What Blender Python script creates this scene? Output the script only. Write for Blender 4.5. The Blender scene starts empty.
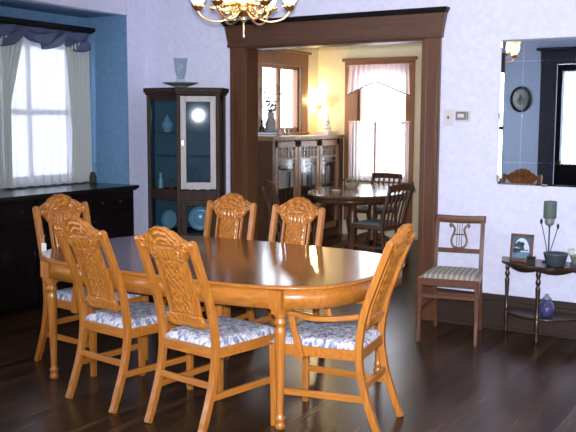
import bpy, bmesh, math, random
import numpy as np
from mathutils import Vector, Matrix
R = math.radians
rnd = random.Random(7)
SC = bpy.context.scene
COL = SC.collection

# ------------------------------------------------------------------ camera
F = 858.3; YAW, PIT, ROL = R(31.4), R(6.395), R(.22); EYE = 1.6
fw = np.array([-math.sin(YAW)*math.cos(PIT), math.cos(YAW)*math.cos(PIT), -math.sin(PIT)])
r0 = np.array([math.cos(YAW), math.sin(YAW), 0.]); u0 = np.cross(r0, fw)
rt = r0*math.cos(ROL)+u0*math.sin(ROL); up = -r0*math.sin(ROL)+u0*math.cos(ROL)

def at(x, y, **k):
    """where the sight line of a photograph point meets a plane X=, Y= or Z="""
    d = fw+rt*(x-288)/F-up*(y-216)/F
    (a, v), = k.items(); i = 'XYZ'.index(a); C = np.array([0, 0, EYE])
    return C+d*(v-C[i])/d[i]

cd = bpy.data.cameras.new('camera'); cam = bpy.data.objects.new('camera', cd); COL.objects.link(cam)
cd.sensor_width = 36; cd.lens = F/576*36; cd.clip_start = .05; cd.clip_end = 200
M = Matrix((rt, up, -fw)).transposed().to_4x4(); M.translation = Vector((0, 0, EYE)); cam.matrix_world = M
SC.camera = cam

# ------------------------------------------------------------------ materials
MATS = {}
def _new(name):
    m = bpy.data.materials.new(name); m.use_nodes = True; MATS[name] = m
    nt = m.node_tree; return m, nt, nt.nodes['Principled BSDF']
def plain(name, col, rough=.5, metal=0., coat=0., emit=None, estr=0., spec=.5):
    m, nt, b = _new(name)
    b.inputs['Base Color'].default_value = (*col, 1); b.inputs['Roughness'].default_value = rough
    b.inputs['Metallic'].default_value = metal; b.inputs['Coat Weight'].default_value = coat
    b.inputs['Specular IOR Level'].default_value = spec
    if emit: b.inputs['Emission Color'].default_value = (*emit, 1); b.inputs['Emission Strength'].default_value = estr
    return m
def ramp(nt, fac, stops):
    r = nt.nodes.new('ShaderNodeValToRGB'); e = r.color_ramp.elements
    while len(e) < len(stops): e.new(.5)
    for i, (p, c) in enumerate(stops): e[i].position = p; e[i].color = (*c, 1)
    nt.links.new(fac, r.inputs['Fac']); return r
def coords(nt, scale, rot=(0, 0, 0)):
    t = nt.nodes.new('ShaderNodeTexCoord'); mp = nt.nodes.new('ShaderNodeMapping')
    mp.inputs['Scale'].default_value = scale; mp.inputs['Rotation'].default_value = rot
    nt.links.new(t.outputs['Object'], mp.inputs['Vector']); return mp.outputs['Vector']
def noise(nt, vec, scale, detail=4, dist=0.):
    n = nt.nodes.new('ShaderNodeTexNoise'); n.inputs['Scale'].default_value = scale
    n.inputs['Detail'].default_value = detail; n.inputs['Distortion'].default_value = dist
    nt.links.new(vec, n.inputs['Vector']); return n.outputs['Fac']
def bump(nt, b, h, strength, dist=.01):
    n = nt.nodes.new('ShaderNodeBump'); n.inputs['Strength'].default_value = strength; n.inputs['Distance'].default_value = dist
    nt.links.new(h, n.inputs['Height']); nt.links.new(n.outputs['Normal'], b.inputs['Normal'])
def wood(name, c1, c2, stretch=(1, 1, .08), scale=60, rough=.35, coat=0., spec=.5):
    m, nt, b = _new(name)
    v = coords(nt, stretch); n = noise(nt, v, scale, 5, .6)
    r = ramp(nt, n, [(.3, c1), (.68, c2)]); nt.links.new(r.outputs['Color'], b.inputs['Base Color'])
    b.inputs['Roughness'].default_value = rough; b.inputs['Coat Weight'].default_value = coat; b.inputs['Coat Roughness'].default_value = .08
    b.inputs['Specular IOR Level'].default_value = spec
    bump(nt, b, n, .08, .002); return m
def mottled(name, c1, c2, scale, rough=.85, bstr=.1, bdist=.004, stops=(.35, .65)):
    m, nt, b = _new(name); n = noise(nt, coords(nt, (1, 1, 1)), scale, 5)
    r = ramp(nt, n, [(stops[0], c1), (stops[1], c2)]); nt.links.new(r.outputs['Color'], b.inputs['Base Color'])
    b.inputs['Roughness'].default_value = rough; bump(nt, b, n, bstr, bdist); return m
def glass(name, tint, gl=.1, rough=.02, fres=1.45):
    m = bpy.data.materials.new(name); m.use_nodes = True; nt = m.node_tree; nt.nodes.clear(); MATS[name] = m
    o = nt.nodes.new('ShaderNodeOutputMaterial'); mx = nt.nodes.new('ShaderNodeMixShader')
    t = nt.nodes.new('ShaderNodeBsdfTransparent'); g = nt.nodes.new('ShaderNodeBsdfGlossy')
    t.inputs['Color'].default_value = (*tint, 1); g.inputs['Roughness'].default_value = rough
    fr = nt.nodes.new('ShaderNodeLayerWeight'); fr.inputs['Blend'].default_value = .5
    pw = nt.nodes.new('ShaderNodeMath'); pw.operation = 'POWER'; pw.inputs[1].default_value = 4.; nt.links.new(fr.outputs['Facing'], pw.inputs[0])
    ad = nt.nodes.new('ShaderNodeMath'); ad.operation = 'MULTIPLY_ADD'; ad.use_clamp = True
    ad.inputs[1].default_value = .8; ad.inputs[2].default_value = gl+.03
    nt.links.new(pw.outputs[0], ad.inputs[0]); nt.links.new(ad.outputs[0], mx.inputs['Fac'])
    nt.links.new(t.outputs[0], mx.inputs[1]); nt.links.new(g.outputs[0], mx.inputs[2]); nt.links.new(mx.outputs[0], o.inputs['Surface'])
    return m
def sheer(name, col, thru, trans=.5):
    m = bpy.data.materials.new(name); m.use_nodes = True; nt = m.node_tree; nt.nodes.clear(); MATS[name] = m
    o = nt.nodes.new('ShaderNodeOutputMaterial'); a = nt.nodes.new('ShaderNodeMixShader'); c = nt.nodes.new('ShaderNodeMixShader')
    d = nt.nodes.new('ShaderNodeBsdfDiffuse'); tr = nt.nodes.new('ShaderNodeBsdfTranslucent'); t = nt.nodes.new('ShaderNodeBsdfTransparent')
    d.inputs['Color'].default_value = (*col, 1); tr.inputs['Color'].default_value = (*col, 1)
    a.inputs['Fac'].default_value = trans; c.inputs['Fac'].default_value = thru
    nt.links.new(d.outputs[0], a.inputs[1]); nt.links.new(tr.outputs[0], a.inputs[2])
    nt.links.new(a.outputs[0], c.inputs[1]); nt.links.new(t.outputs[0], c.inputs[2]); nt.links.new(c.outputs[0], o.inputs['Surface'])
    return m

OAK = wood('golden_oak', (.32, .105, .013), (.47, .178, .027), rough=.33, coat=.25)
OAKX = wood('golden_oak_lengthwise', (.32, .105, .013), (.47, .178, .027), stretch=(.08, 1, 1), rough=.33, coat=.25)
OAKY = wood('golden_oak_crosswise', (.32, .105, .013), (.47, .178, .027), stretch=(1, .08, 1), rough=.33, coat=.25)
TOP = wood('oak_table_top', (.125, .052, .021), (.19, .083, .034), stretch=(.06, 1, 1), scale=34, rough=.18, coat=.2)
TRIM = wood('brown_trim_wood', (.078, .030, .014), (.118, .047, .022), scale=40, rough=.42)
TRIMX = wood('brown_trim_wood_lengthwise', (.064, .026, .013), (.10, .042, .021), stretch=(.08, 1, 1), scale=40, rough=.42)
DARK = wood('near_black_wood', (.004, .003, .004), (.009, .006, .006), scale=30, rough=.35, spec=.2)
DARKTOP = wood('near_black_polished_wood', (.006, .006, .008), (.012, .011, .013), stretch=(1, .08, 1), scale=30, rough=.22, spec=.6)
WALNUT = wood('walnut', (.065, .028, .014), (.12, .052, .026), scale=50, rough=.35, coat=.15)
CURIO = wood('grey_brown_curio_wood', (.022, .014, .012), (.040, .027, .023), scale=45, rough=.5, spec=.08)
LYREW = wood('reddish_brown_wood', (.082, .03, .016), (.13, .049, .025), scale=50, rough=.33, coat=.2)
BUILTIN = wood('amber_brown_wood', (.26, .135, .066), (.36, .195, .10), scale=40, rough=.4)
TRIM2 = wood('warm_brown_window_wood', (.20, .085, .035), (.29, .125, .052), scale=40, rough=.45)
PAINT = mottled('pale_lilac_wall', (.64, .66, .87), (.70, .72, .92), 26, .8, .12, .003)
BLUE = mottled('blue_alcove_wall', (.12, .25, .43), (.15, .29, .48), 22, .8, .1, .003)
CREAM = mottled('cream_yellow_wall', (.80, .70, .46), (.85, .75, .51), 24, .8, .1, .003)
REAR = mottled('grey_blue_wall', (.58, .64, .80), (.63, .69, .85), 20, .85, .05, .003)
CEIL = plain('ceiling_white', (.75, .74, .74), .9)
BASE = wood('dark_baseboard_wood', (.020, .013, .012), (.042, .024, .018), stretch=(.1, 1, 1), scale=26, rough=.4)
GLASS = glass('window_glass', (.97, .98, 1), .0)
CABGLASS = glass('curio_glass', (.60, .72, .78), .02, .022)
CABSIDE = glass('curio_side_glass', (.62, .74, .78), .02, .05)
CLEAR = glass('clear_vessel_glass', (.90, .94, .95), .03, .04)
BRASS = plain('pale_brass', (.75, .50, .24), .28, 1.)
CHROME = plain('polished_metal', (.7, .66, .58), .2, 1.)
WHITE = plain('white_ceramic', (.8, .8, .8), .25)
PAPER = plain('white_paper', (.85, .86, .88), .8)
BLACK = plain('black_iron', (.012, .012, .014), .45)
MIRROR = plain('mirror_silver', (.60, .67, .74), .008, 1.)
SHEER = sheer('white_sheer', (.60, .61, .66), .085, .06)
SHEERG = sheer('ivory_sheer', (.50, .54, .54), .022, .05)
SHEERW = sheer('white_cafe_cloth', (.95, .93, .93), .45, .85)
PINK = sheer('pink_lace', (.90, .74, .74), .08, .6)
SLATE = sheer('slate_blue_scarf', (.15, .18, .30), .04, .3)
LACE = sheer('lace_door_curtain', (.8, .82, .86), .4, .6)
SHADE = sheer('frosted_shade_glass', (.95, .86, .70), .25, .75)
BULB = plain('lit_bulb', (1, .9, .7), .4, emit=(1, .80, .48), estr=28)

def mk_floor():
    m, nt, b = _new('dark_plank_floor')
    t = nt.nodes.new('ShaderNodeTexCoord'); br = nt.nodes.new('ShaderNodeTexBrick'); mp = nt.nodes.new('ShaderNodeMapping')
    mp.inputs['Rotation'].default_value = (0, 0, R(90)); nt.links.new(t.outputs['Object'], mp.inputs['Vector'])
    nt.links.new(mp.outputs['Vector'], br.inputs['Vector'])
    br.inputs['Scale'].default_value = 1; br.inputs['Brick Width'].default_value = 1.3; br.inputs['Row Height'].default_value = .056
    br.inputs['Mortar Size'].default_value = .0012; br.inputs['Color1'].default_value = (.026, .0145, .0095, 1); br.inputs['Color2'].default_value = (.078, .044, .027, 1)
    br.inputs['Mortar'].default_value = (.012, .008, .007, 1); br.offset_frequency = 2; br.offset = .37
    n = noise(nt, coords(nt, (1, .04, 1)), 60, 5, .3)
    mx = nt.nodes.new('ShaderNodeMixRGB'); mx.blend_type = 'MULTIPLY'; mx.inputs['Fac'].default_value = 1
    r = ramp(nt, n, [(.3, (.6, .57, .55)), (.7, (1.3, 1.22, 1.12))])
    nt.links.new(br.outputs['Color'], mx.inputs['Color1']); nt.links.new(r.outputs['Color'], mx.inputs['Color2'])
    nt.links.new(mx.outputs['Color'], b.inputs['Base Color']); b.inputs['Roughness'].default_value = .27; b.inputs['Specular IOR Level'].default_value = .24
    bump(nt, b, br.outputs['Fac'], -.3, .003); return m
FLOOR = mk_floor()
def mk_floral():
    m, nt, b = _new('floral_seat_cloth'); v = coords(nt, (1, 1, .2))
    n = noise(nt, v, 34, 4, 1.2); n2 = noise(nt, v, 17, 2, 1.5)
    r = ramp(nt, n, [(.36, (.13, .16, .27)), (.47, (.36, .40, .52)), (.56, (.62, .62, .70)), (.70, (.82, .78, .82))])
    r2 = ramp(nt, n2, [(.56, (1, 1, 1)), (.66, (.86, .60, .64))])
    mx = nt.nodes.new('ShaderNodeMixRGB'); mx.blend_type = 'MULTIPLY'; mx.inputs['Fac'].default_value = .8
    nt.links.new(r.outputs['Color'], mx.inputs['Color1']); nt.links.new(r2.outputs['Color'], mx.inputs['Color2'])
    nt.links.new(mx.outputs['Color'], b.inputs['Base Color']); b.inputs['Roughness'].default_value = .9; return m
FLORAL = mk_floral()
def mk_stripe():
    m, nt, b = _new('striped_seat_cloth'); v = coords(nt, (1, 1, 1))
    w = nt.nodes.new('ShaderNodeTexWave'); w.bands_direction = 'X'; w.inputs['Scale'].default_value = 4.2; w.inputs['Distortion'].default_value = .6
    nt.links.new(v, w.inputs['Vector'])
    r = ramp(nt, w.outputs['Fac'], [(.0, (.20, .22, .22)), (.25, (.42, .42, .38)), (.55, (.50, .49, .44)), (.85, (.30, .24, .20))])
    nt.links.new(r.outputs['Color'], b.inputs['Base Color']); b.inputs['Roughness'].default_value = .9; return m
STRIPE = mk_stripe()

# ------------------------------------------------------------------ mesh builder
class MB:
    def __init__(s): s.v = []; s.f = []; s.sm = []
    def add(s, V, Fc, smooth=False, T=None):
        o = len(s.v)
        for p in V:
            p = Vector(p)
            s.v.append(T @ p if T else p)
        for q in Fc: s.f.append([i+o for i in q]); s.sm.append(smooth)
        return s
    def box(s, lo, hi, T=None):
        (a, b, c), (d, e, g) = lo, hi
        V = [(a, b, c), (d, b, c), (d, e, c), (a, e, c), (a, b, g), (d, b, g), (d, e, g), (a, e, g)]
        return s.add(V, [(0, 3, 2, 1), (4, 5, 6, 7), (0, 1, 5, 4), (1, 2, 6, 5), (2, 3, 7, 6), (3, 0, 4, 7)], False, T)
    def prism(s, poly, z0, z1, T=None, smooth=False):
        n = len(poly); V = [(x, y, z0) for x, y in poly]+[(x, y, z1) for x, y in poly]
        Fc = [list(range(n))[::-1], list(range(n, 2*n))]
        s.add(V, Fc, False, T); 
        o = len(s.v)-2*n
        for i in range(n): s.f.append([o+i, o+(i+1) % n, o+n+(i+1) % n, o+n+i]); s.sm.append(smooth)
        return s
    def rings(s, rs, closed=True, smooth=True, caps=True, T=None):
        n = len(rs[0]); V = [p for r in rs for p in r]; Fc = []
        for i in range(len(rs)-1):
            for j in range(n if closed else n-1):
                k = (j+1) % n; Fc.append((i*n+j, i*n+k, (i+1)*n+k, (i+1)*n+j))
        if caps and closed: Fc += [tuple(range(n))[::-1], tuple(range((len(rs)-1)*n, len(rs)*n))]
        return s.add(V, Fc, smooth, T)
    def lathe(s, prof, c=(0, 0, 0), n=20, T=None, caps=True):
        return s.rings([[(c[0]+r*math.cos(2*math.pi*j/n), c[1]+r*math.sin(2*math.pi*j/n), c[2]+z) for j in range(n)] for r, z in prof], T=T, caps=caps)
    def tube(s, pts, rad, n=10, T=None):
        pts = [Vector(p) for p in pts]; rad = rad if hasattr(rad, '__len__') else [rad]*len(pts)
        rs = []; t0 = (pts[1]-pts[0]).normalized()
        a = t0.orthogonal().normalized()
        for i, p in enumerate(pts):
            t = (pts[min(i+1, len(pts)-1)]-pts[max(i-1, 0)]).normalized()
            a = (a-t*a.dot(t)).normalized(); b = t.cross(a)
            rs.append([p+(a*math.cos(2*math.pi*j/n)+b*math.sin(2*math.pi*j/n))*rad[i] for j in range(n)])
        return s.rings(rs, T=T)
    def bar(s, pts, side, w, d, T=None):
        """rectangular section swept along pts; w along 'side', d across it (numbers or lists)"""
        pts = [Vector(p) for p in pts]; sd = Vector(side).normalized(); k = len(pts)
        w = w if hasattr(w, '__len__') else [w]*k; d = d if hasattr(d, '__len__') else [d]*k; rs = []
        for i, p in enumerate(pts):
            t = (pts[min(i+1, k-1)]-pts[max(i-1, 0)]).normalized(); q = t.cross(sd).normalized()
            rs.append([p+sd*(w[i]/2*a)+q*(d[i]/2*b) for a, b in ((-1, -1), (1, -1), (1, 1), (-1, 1))])
        return s.rings(rs, smooth=False, T=T)
    def sphere(s, c, r, n=12, sq=(1, 1, 1), T=None):
        rs = [[(c[0]+sq[0]*r*math.sin(a)*math.cos(2*math.pi*j/n), c[1]+sq[1]*r*math.sin(a)*math.sin(2*math.pi*j/n), c[2]+sq[2]*r*math.cos(a)) for j in range(n)]
              for a in [math.pi*(.02+.96*i/(n//2+1)) for i in range(n//2+2)]]
        return s.rings(rs, T=T)
    def grid(s, fn, nu, nv, T=None, smooth=True):
        V = [fn(i/nu, j/nv) for j in range(nv+1) for i in range(nu+1)]
        Fc = [(j*(nu+1)+i, j*(nu+1)+i+1, (j+1)*(nu+1)+i+1, (j+1)*(nu+1)+i) for j in range(nv) for i in range(nu)]
        return s.add(V, Fc, smooth, T)
    def panel(s, hw, zt, zb, th, relief, yc, nx=40, nz=24, T=None):
        """carved board: half width hw, top zt(x), bottom zb(x), relief(x,z) on both faces, curve yc(z)"""
        fr = []; bk = []
        for j in range(nz+1):
            for i in range(nx+1):
                x = -hw+2*hw*i/nx; a = zb(abs(x)); b = zt(abs(x)); z = a+(b-a)*j/nz
                e = min(1., min(i, nx-i, j, nz-j)/2.)
                h = th/2+relief(x, z)*e; y = yc(z)
                fr.append((x, y+h, z)); bk.append((x, y-h, z))
        n = nx+1; N = len(fr); Fc = []
        for j in range(nz):
            for i in range(nx):
                q = (j*n+i, j*n+i+1, (j+1)*n+i+1, (j+1)*n+i); Fc.append(q[::-1]); Fc.append(tuple(N+k for k in q))
        ed = [i for i in range(n)]+[j*n+nx for j in range(1, nz+1)]+[nz*n+i for i in range(nx-1, -1, -1)]+[j*n for j in range(nz-1, 0, -1)]
        for a, b in zip(ed, ed[1:]+ed[:1]): Fc.append((a, b, N+b, N+a))
        return s.add(fr+bk, Fc, True, T)
    def build(s, name, mat, parent=None, bevel=0., kind=None, label=None):
        me = bpy.data.meshes.new(name); me.from_pydata(s.v, [], s.f)
        me.polygons.foreach_set('use_smooth', s.sm)
        bm = bmesh.new(); bm.from_mesh(me); bmesh.ops.recalc_face_normals(bm, faces=bm.faces); bm.to_mesh(me); bm.free()
        me.materials.append(mat); o = bpy.data.objects.new(name, me); COL.objects.link(o)
        if parent: o.parent = parent
        if bevel:
            b = o.modifiers.new('bevel', 'BEVEL'); b.width = bevel; b.segments = 2; b.limit_method = 'ANGLE'; b.angle_limit = R(50)
        if kind: o['kind'] = kind
        if label: o['label'] = label
        return o

def thing(name, label, cat, loc=(0, 0, 0), rz=0., group=None):
    o = bpy.data.objects.new(name, None); COL.objects.link(o); o.empty_display_size = .1
    o.location = loc; o.rotation_euler = (0, 0, rz); return tag(o, label, cat, group)
def tag(o, label, cat, group=None):
    o['label'] = label; o['category'] = cat
    if group: o['group'] = group
    return o
def struct(name, mb, mat, parent=None, bevel=0.):
    o = mb.build(name, mat, parent, bevel)
    if not parent: o['kind'] = 'structure'
    return o
def sempty(name, loc=(0, 0, 0)):
    o = bpy.data.objects.new(name, None); COL.objects.link(o); o.location = loc; o['kind'] = 'structure'; return o
def copy_tree(o, parent=None):
    c = o.copy(); COL.objects.link(c)
    if parent: c.parent = parent
    for ch in list(o.children): copy_tree(ch, c)
    return c
def interp(xs, ys): return lambda x: float(np.interp(x, xs, ys))
def smooth_curve(pts, n):
    """Catmull-Rom through pts"""
    P = [Vector(p) for p in pts]; P = [P[0]*2-P[1]]+P+[P[-1]*2-P[-2]]; out = []
    seg = len(P)-3
    for k in range(n+1):
        t = k/n*seg; i = min(int(t), seg-1); t -= i; a, b, c, d = P[i:i+4]
        out.append(.5*((2*b)+(c-a)*t+(2*a-5*b+4*c-d)*t*t+(3*b-a-3*c+d)*t**3))
    return out

# ------------------------------------------------------------------ the rooms
YB = 6.406; WT = .16                     # back wall of the dining room
XL = -5.515                              # left wall
YA = 6.136; XA = -6.03; YA0 = 3.4; ZA = 2.56   # window alcove
YF = -.6; XR = 2.2; ZC = 3.05
OX0, OX1, OZ = -4.36, -2.655, 2.245      # cased opening
Y2 = 10.7; X2L = float(at(318, 120, Y=Y2)[0]); X2R = -1.2

struct('floor', MB().box((-7, -1, -.12), (3, 11.2, 0)), FLOOR)
struct('ceiling', MB().box((-6.4, -1, ZC), (2.6, 11.2, ZC+.1)), CEIL)
struct('wall_back', MB().box((XL-.1, YB, 0), (OX0, YB+WT, ZC)).box((OX1, YB, 0), (XR, YB+WT, ZC)).box((OX0, YB, OZ), (OX1, YB+WT, ZC)), PAINT)
struct('wall_left', MB().box((XL-.1, YA+.012, 0), (XL, YB, ZC)).box((XL-.1, YF, 0), (XL, .2, ZC)).box((XL-.1, 2.4, 0), (XL, YA0, ZC)).box((XL-.1, .2, 0), (XL, 2.4, .7)).box((XL-.1, .2, 2.3), (XL, 2.4, ZC)).box((XL-.1, YA0, ZA+.06), (XL, YA, ZC)).box((XL-.1, YA0, ZA), (XL, YA, ZA+.06)), PAINT)
struct('wall_right', MB().box((XR, YF-.1, 0), (XR+.1, 1.2, ZC)).box((XR, 3.0, 0), (XR+.1, YB+WT, ZC)).box((XR, 1.2, 0), (XR+.1, 3.0, .7)).box((XR, 1.2, 2.2), (XR+.1, 3.0, ZC)), PAINT)
# alcove shell: end walls, soffit, window wall with its hole
W1Y0, W1Y1, W1Z0, W1Z1 = 5.06, 6.0, 1.02, 2.30
wa = MB().box((XA-.2, YA, 0), (XL-.1, YA+.08, ZA+.05)).box((XL-.1, YA, 0), (XL, YA+.012, ZA)).box((XA-.2, YA0-.08, 0), (XL-.1, YA0, ZA+.05)).box((XA-.2, YA0, ZA), (XL-.1, YA, ZA+.08))
wa.box((XA-.12, YA0, 0), (XA, W1Y0, ZA)).box((XA-.12, W1Y1, 0), (XA, YA, ZA)).box((XA-.12, W1Y0, 0), (XA, W1Y1, W1Z0)).box((XA-.12, W1Y0, W1Z1), (XA, W1Y1, ZA))
struct('wall_alcove', wa, BLUE)
# front wall (behind the camera, seen in the mirror) with the glazed door
D1X0, D1X1, D1Z = -3.40, -2.54, 2.46
struct('wall_front', MB().box((XL-.1, YF-.12, 0), (D1X0, YF, ZC)).box((D1X1, YF-.12, 0), (XR, YF, ZC)).box((D1X0, YF-.12, D1Z), (D1X1, YF, ZC)), REAR)
# second room
w3a = at(358, 90, Y=Y2); w3b = at(407, 90, Y=Y2)
W3X0, W3X1, W3Z0, W3Z1 = float(w3a[0])-.02, float(w3b[0])+.02, .78, 2.26
struct('wall_far', MB().box((X2L-.1, Y2, 0), (W3X0, Y2+.12, ZC)).box((W3X1, Y2, 0), (X2R+.1, Y2+.12, ZC)).box((W3X0, Y2, 0), (W3X1, Y2+.12, W3Z0)).box((W3X0, Y2, W3Z1), (W3X1, Y2+.12, ZC)), CREAM)
W2Y0 = float(at(261, 100, X=X2L)[1]); W2Y1 = float(at(300.5, 100, X=X2L)[1]); W2Z0, W2Z1 = 1.435, 2.32
struct('wall_far_left', MB().box((X2L-.12, YB+WT, 0), (X2L, W2Y0, ZC)).box((X2L-.12, W2Y1, 0), (X2L, Y2+.1, ZC)).box((X2L-.12, W2Y0, 0), (X2L, W2Y1, W2Z0)).box((X2L-.12, W2Y0, W2Z1), (X2L, W2Y1, ZC)), CREAM)
struct('wall_far_right', MB().box((X2R, YB+WT, 0), (X2R+.1, Y2+.1, ZC)), CREAM)

# cased opening
op = sempty('trim_1', (OX0, YB, 0))
def loc(o, mb):
    mb.v = [v-o.location for v in mb.v]; return mb
def casing(x0, x1):
    m = MB().box((x0, YB-.022, 0), (x1, YB, OZ+.03))
    m.box((x0+.02, YB-.030, .26), (x0+.035, YB-.020, OZ)).box((x1-.035, YB-.030, .26), (x1-.02, YB-.020, OZ)).box((x0-.006, YB-.034, 0), (x1+.006, YB, .26)); return m
struct('casing', loc(op, casing(-4.515, OX0+.006)), TRIM, op, .003); struct('casing', loc(op, casing(OX1-.006, -2.515)), TRIM, op, .003)
hd = MB().add([(x, y, z) for z, g in ((OZ-.01, 0.), (OZ+.20, .035)) for x, y in ((-4.525-g, YB-.03-g*.6), (-2.505+g, YB-.03-g*.6), (-2.505+g, YB), (-4.525-g, YB))],
              [(0, 1, 2, 3), (4, 5, 6, 7), (0, 1, 5, 4), (1, 2, 6, 5), (2, 3, 7, 6), (3, 0, 4, 7)])
hd.box((-4.53, YB-.045, OZ-.005), (-2.50, YB, OZ+.02))
struct('header', loc(op, hd), TRIMX, op, .003)
struct('cornice', loc(op, MB().box((-4.575, YB-.075, OZ+.198), (-2.455, YB, OZ+.222)).box((-4.565, YB-.062, OZ+.18), (-2.465, YB, OZ+.2))), DARK, op, .003)
jb = MB().box((OX0, YB-.01, 0), (OX0+.022, YB+WT+.01, OZ)).box((OX1-.022, YB-.01, 0), (OX1, YB+WT+.01, OZ)).box((OX0, YB-.01, OZ-.022), (OX1, YB+WT+.01, OZ))
struct('jamb', loc(op, jb), TRIM, op, .002)
struct('casing', loc(op, MB().box((-4.515, YB+WT, 0), (OX0+.006, YB+WT+.022, OZ+.1)).box((OX1-.006, YB+WT, 0), (-2.515, YB+WT+.022, OZ+.1)).box((-4.515, YB+WT, OZ-.006), (-2.515, YB+WT+.022, OZ+.16))), TRIM, op, .003)

# baseboards
def baseboard(name, p, q, h, t, n):
    a = Vector((p[0], p[1], 0)); b = Vector((q[0], q[1], 0)); n = Vector((*n, 0)); m = MB()
    for z0, z1, w in ((0, h-.05, t), (h-.05, h, t*.65), (0, .022, t+.016)):
        P = [a, b, b+n*w, a+n*w]; m.prism([(v.x, v.y) for v in P], z0, z1)
    return struct(name, m, BASE, bevel=.003)
baseboard('baseboard_back', (-2.515, YB), (XR, YB), .27, .022, (0, -1))
baseboard('baseboard_back', (XL, YB), (-4.52, YB), .27, .022, (0, -1))
baseboard('baseboard_left', (XL, YF), (XL, YA0), .27, .022, (1, 0))
baseboard('baseboard_far', (W3X1+.2, Y2), (X2R, Y2), .2, .022, (0, -1))
baseboard('baseboard_far_left', (X2L, YB+WT), (X2L, 8.6), .2, .022, (1, 0))

# ------------------------------------------------------------------ windows and the rear door
def window_x(name, X, y0, y1, z0, z1, zr, mat, cw, out, muntins=(), capz=.2, side=True):
    """window in a wall of constant X (room on the +X side)"""
    w = sempty(name, (X, (y0+y1)/2, z0)); L = lambda m: loc(w, m)
    fr = MB()
    for a, b, c, d in ((y0, y0+.05, z0, z1), (y1-.05, y1, z0, z1), (y0, y1, z1-.05, z1), (y0, y1, z0, z0+.06)): fr.box((X-.10, a, c), (X-.02, b, d))
    if zr: fr.box((X-.085, y0, zr-.025), (X-.025, y1, zr+.025))
    for yy, za, zb, ww in muntins: fr.box((X-.07, yy-ww/2, za), (X-.035, yy+ww/2, zb))
    struct('window_frame', L(fr), mat, w, .003)
    struct('pane', L(MB().box((X-.058, y0+.04, z0+.05), (X-.054, y1-.04, z1-.04))), GLASS, w)
    cs = MB().box((X, y0-cw, z0-.05), (X+.022, y0+.004, z1+.02))
    y2 = min(y1+cw, out)
    cs.box((X, y1-.004, z0-.05), (X+.022, y2, z1+.02))
    cs.box((X, y0-cw, z1-.004), (X+.026, y2, z1+capz-.03))
    struct('casing', L(cs), mat, w, .003)
    struct('sill', L(MB().box((X-.09, y0-cw-.01, z0-.03), (X+.05, y2, z0))), mat, w, .004)
    struct('cornice', L(MB().box((X, y0-cw-.03, z1+capz-.03), (X+.06, min(y2+.03, out), z1+capz))), mat, w, .003)
    return w
window_x('added_window_5', XL, .2, 2.4, .7, 2.3, 1.5, TRIM, .14, 9, ((1.3, .7, 2.3, .08),), .2)  # unseen window, added so daylight reaches the front wall
PALEWIN = plain('pale_window_paint', (.5, .53, .58), .5)
window_x('window_1', XA, W1Y0, W1Y1, W1Z0, W1Z1, 1.66, PALEWIN, .10, YA-.002, ((5.46, W1Z0, 1.66, .03), (5.46, 1.66, W1Z1, .03)), .14)
window_x('window_2', X2L, W2Y0, W2Y1, W2Z0, W2Z1, 0, TRIM2, .17, 99, (((W2Y0+W2Y1)/2, W2Z0, W2Z1, .09),), .20)
w3 = sempty('window_3', ((W3X0+W3X1)/2, Y2, W3Z0)); L3 = lambda m: loc(w3, m)
fr = MB()
for a, b, c, d in ((W3X0, W3X0+.05, W3Z0, W3Z1), (W3X1-.05, W3X1, W3Z0, W3Z1), (W3X0, W3X1, W3Z1-.05, W3Z1), (W3X0, W3X1, W3Z0, W3Z0+.06)): fr.box((a, Y2+.02, c), (b, Y2+.1, d))
fr.box((W3X0, Y2+.025, 1.52), (W3X1, Y2+.085, 1.57))
mx3 = float(at(375.5, 140, Y=Y2+.05)[0]); fr.box((mx3-.025, Y2+.03, W3Z0), (mx3+.025, Y2+.08, 1.54))
struct('window_frame', L3(fr), TRIM2, w3, .003)
struct('pane', L3(MB().box((W3X0+.04, Y2+.054, W3Z0+.05), (W3X1-.04, Y2+.058, W3Z1-.04))), GLASS, w3)
cl = float(at(345.5, 90, Y=Y2)[0]); cr = float(at(415, 90, Y=Y2)[0])
zh = float(at(380, 57, Y=Y2)[2])
struct('casing', L3(MB().box((cl, Y2-.022, .2), (W3X0+.005, Y2, W3Z1+.02)).box((W3X1-.005, Y2-.022, .2), (cr, Y2, W3Z1+.02)).box((cl, Y2-.026, W3Z1-.005), (cr, Y2, zh-.03))), TRIM2, w3, .003)
struct('cornice', L3(MB().box((cl-.03, Y2-.06, zh-.05), (cr+.03, Y2, zh-.01))), TRIM2, w3, .003)
struct('sill', L3(MB().box((cl-.01, Y2-.06, W3Z0-.03), (cr+.01, Y2+.09, W3Z0))), TRIM2, w3, .004)

w4 = sempty('added_window_4', (XR, 2.1, .7)); m = MB()  # second unseen window, added on the right to light the front wall
for a, b, c, d in ((1.2, 1.26, .7, 2.2), (2.94, 3.0, .7, 2.2), (2.07, 2.13, .7, 2.2), (1.2, 3.0, .7, .76), (1.2, 3.0, 2.14, 2.2), (1.2, 3.0, 1.44, 1.49)): m.box((XR+.02, a, c), (XR+.08, b, d))
struct('window_frame', loc(w4, m), TRIM, w4, .003)
struct('pane', loc(w4, MB().box((XR+.048, 1.25, .75), (XR+.052, 2.95, 2.15))), GLASS, w4)
struct('casing', loc(w4, MB().box((XR-.022, 1.05, .62), (XR, 1.21, 2.3)).box((XR-.022, 2.99, .62), (XR, 3.15, 2.3)).box((XR-.026, 1.05, 2.19), (XR, 3.15, 2.4)).box((XR-.06, 1.03, .66), (XR+.03, 3.17, .7))), TRIM, w4, .003)
d1 = sempty('door_1', ((D1X0+D1X1)/2, YF, 0)); LD = lambda m: loc(d1, m)
dm = MB().box((D1X0+.01, YF-.075, .005), (D1X0+.11, YF-.03, D1Z-.01)).box((D1X1-.11, YF-.075, .005), (D1X1-.01, YF-.03, D1Z-.01))
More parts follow.
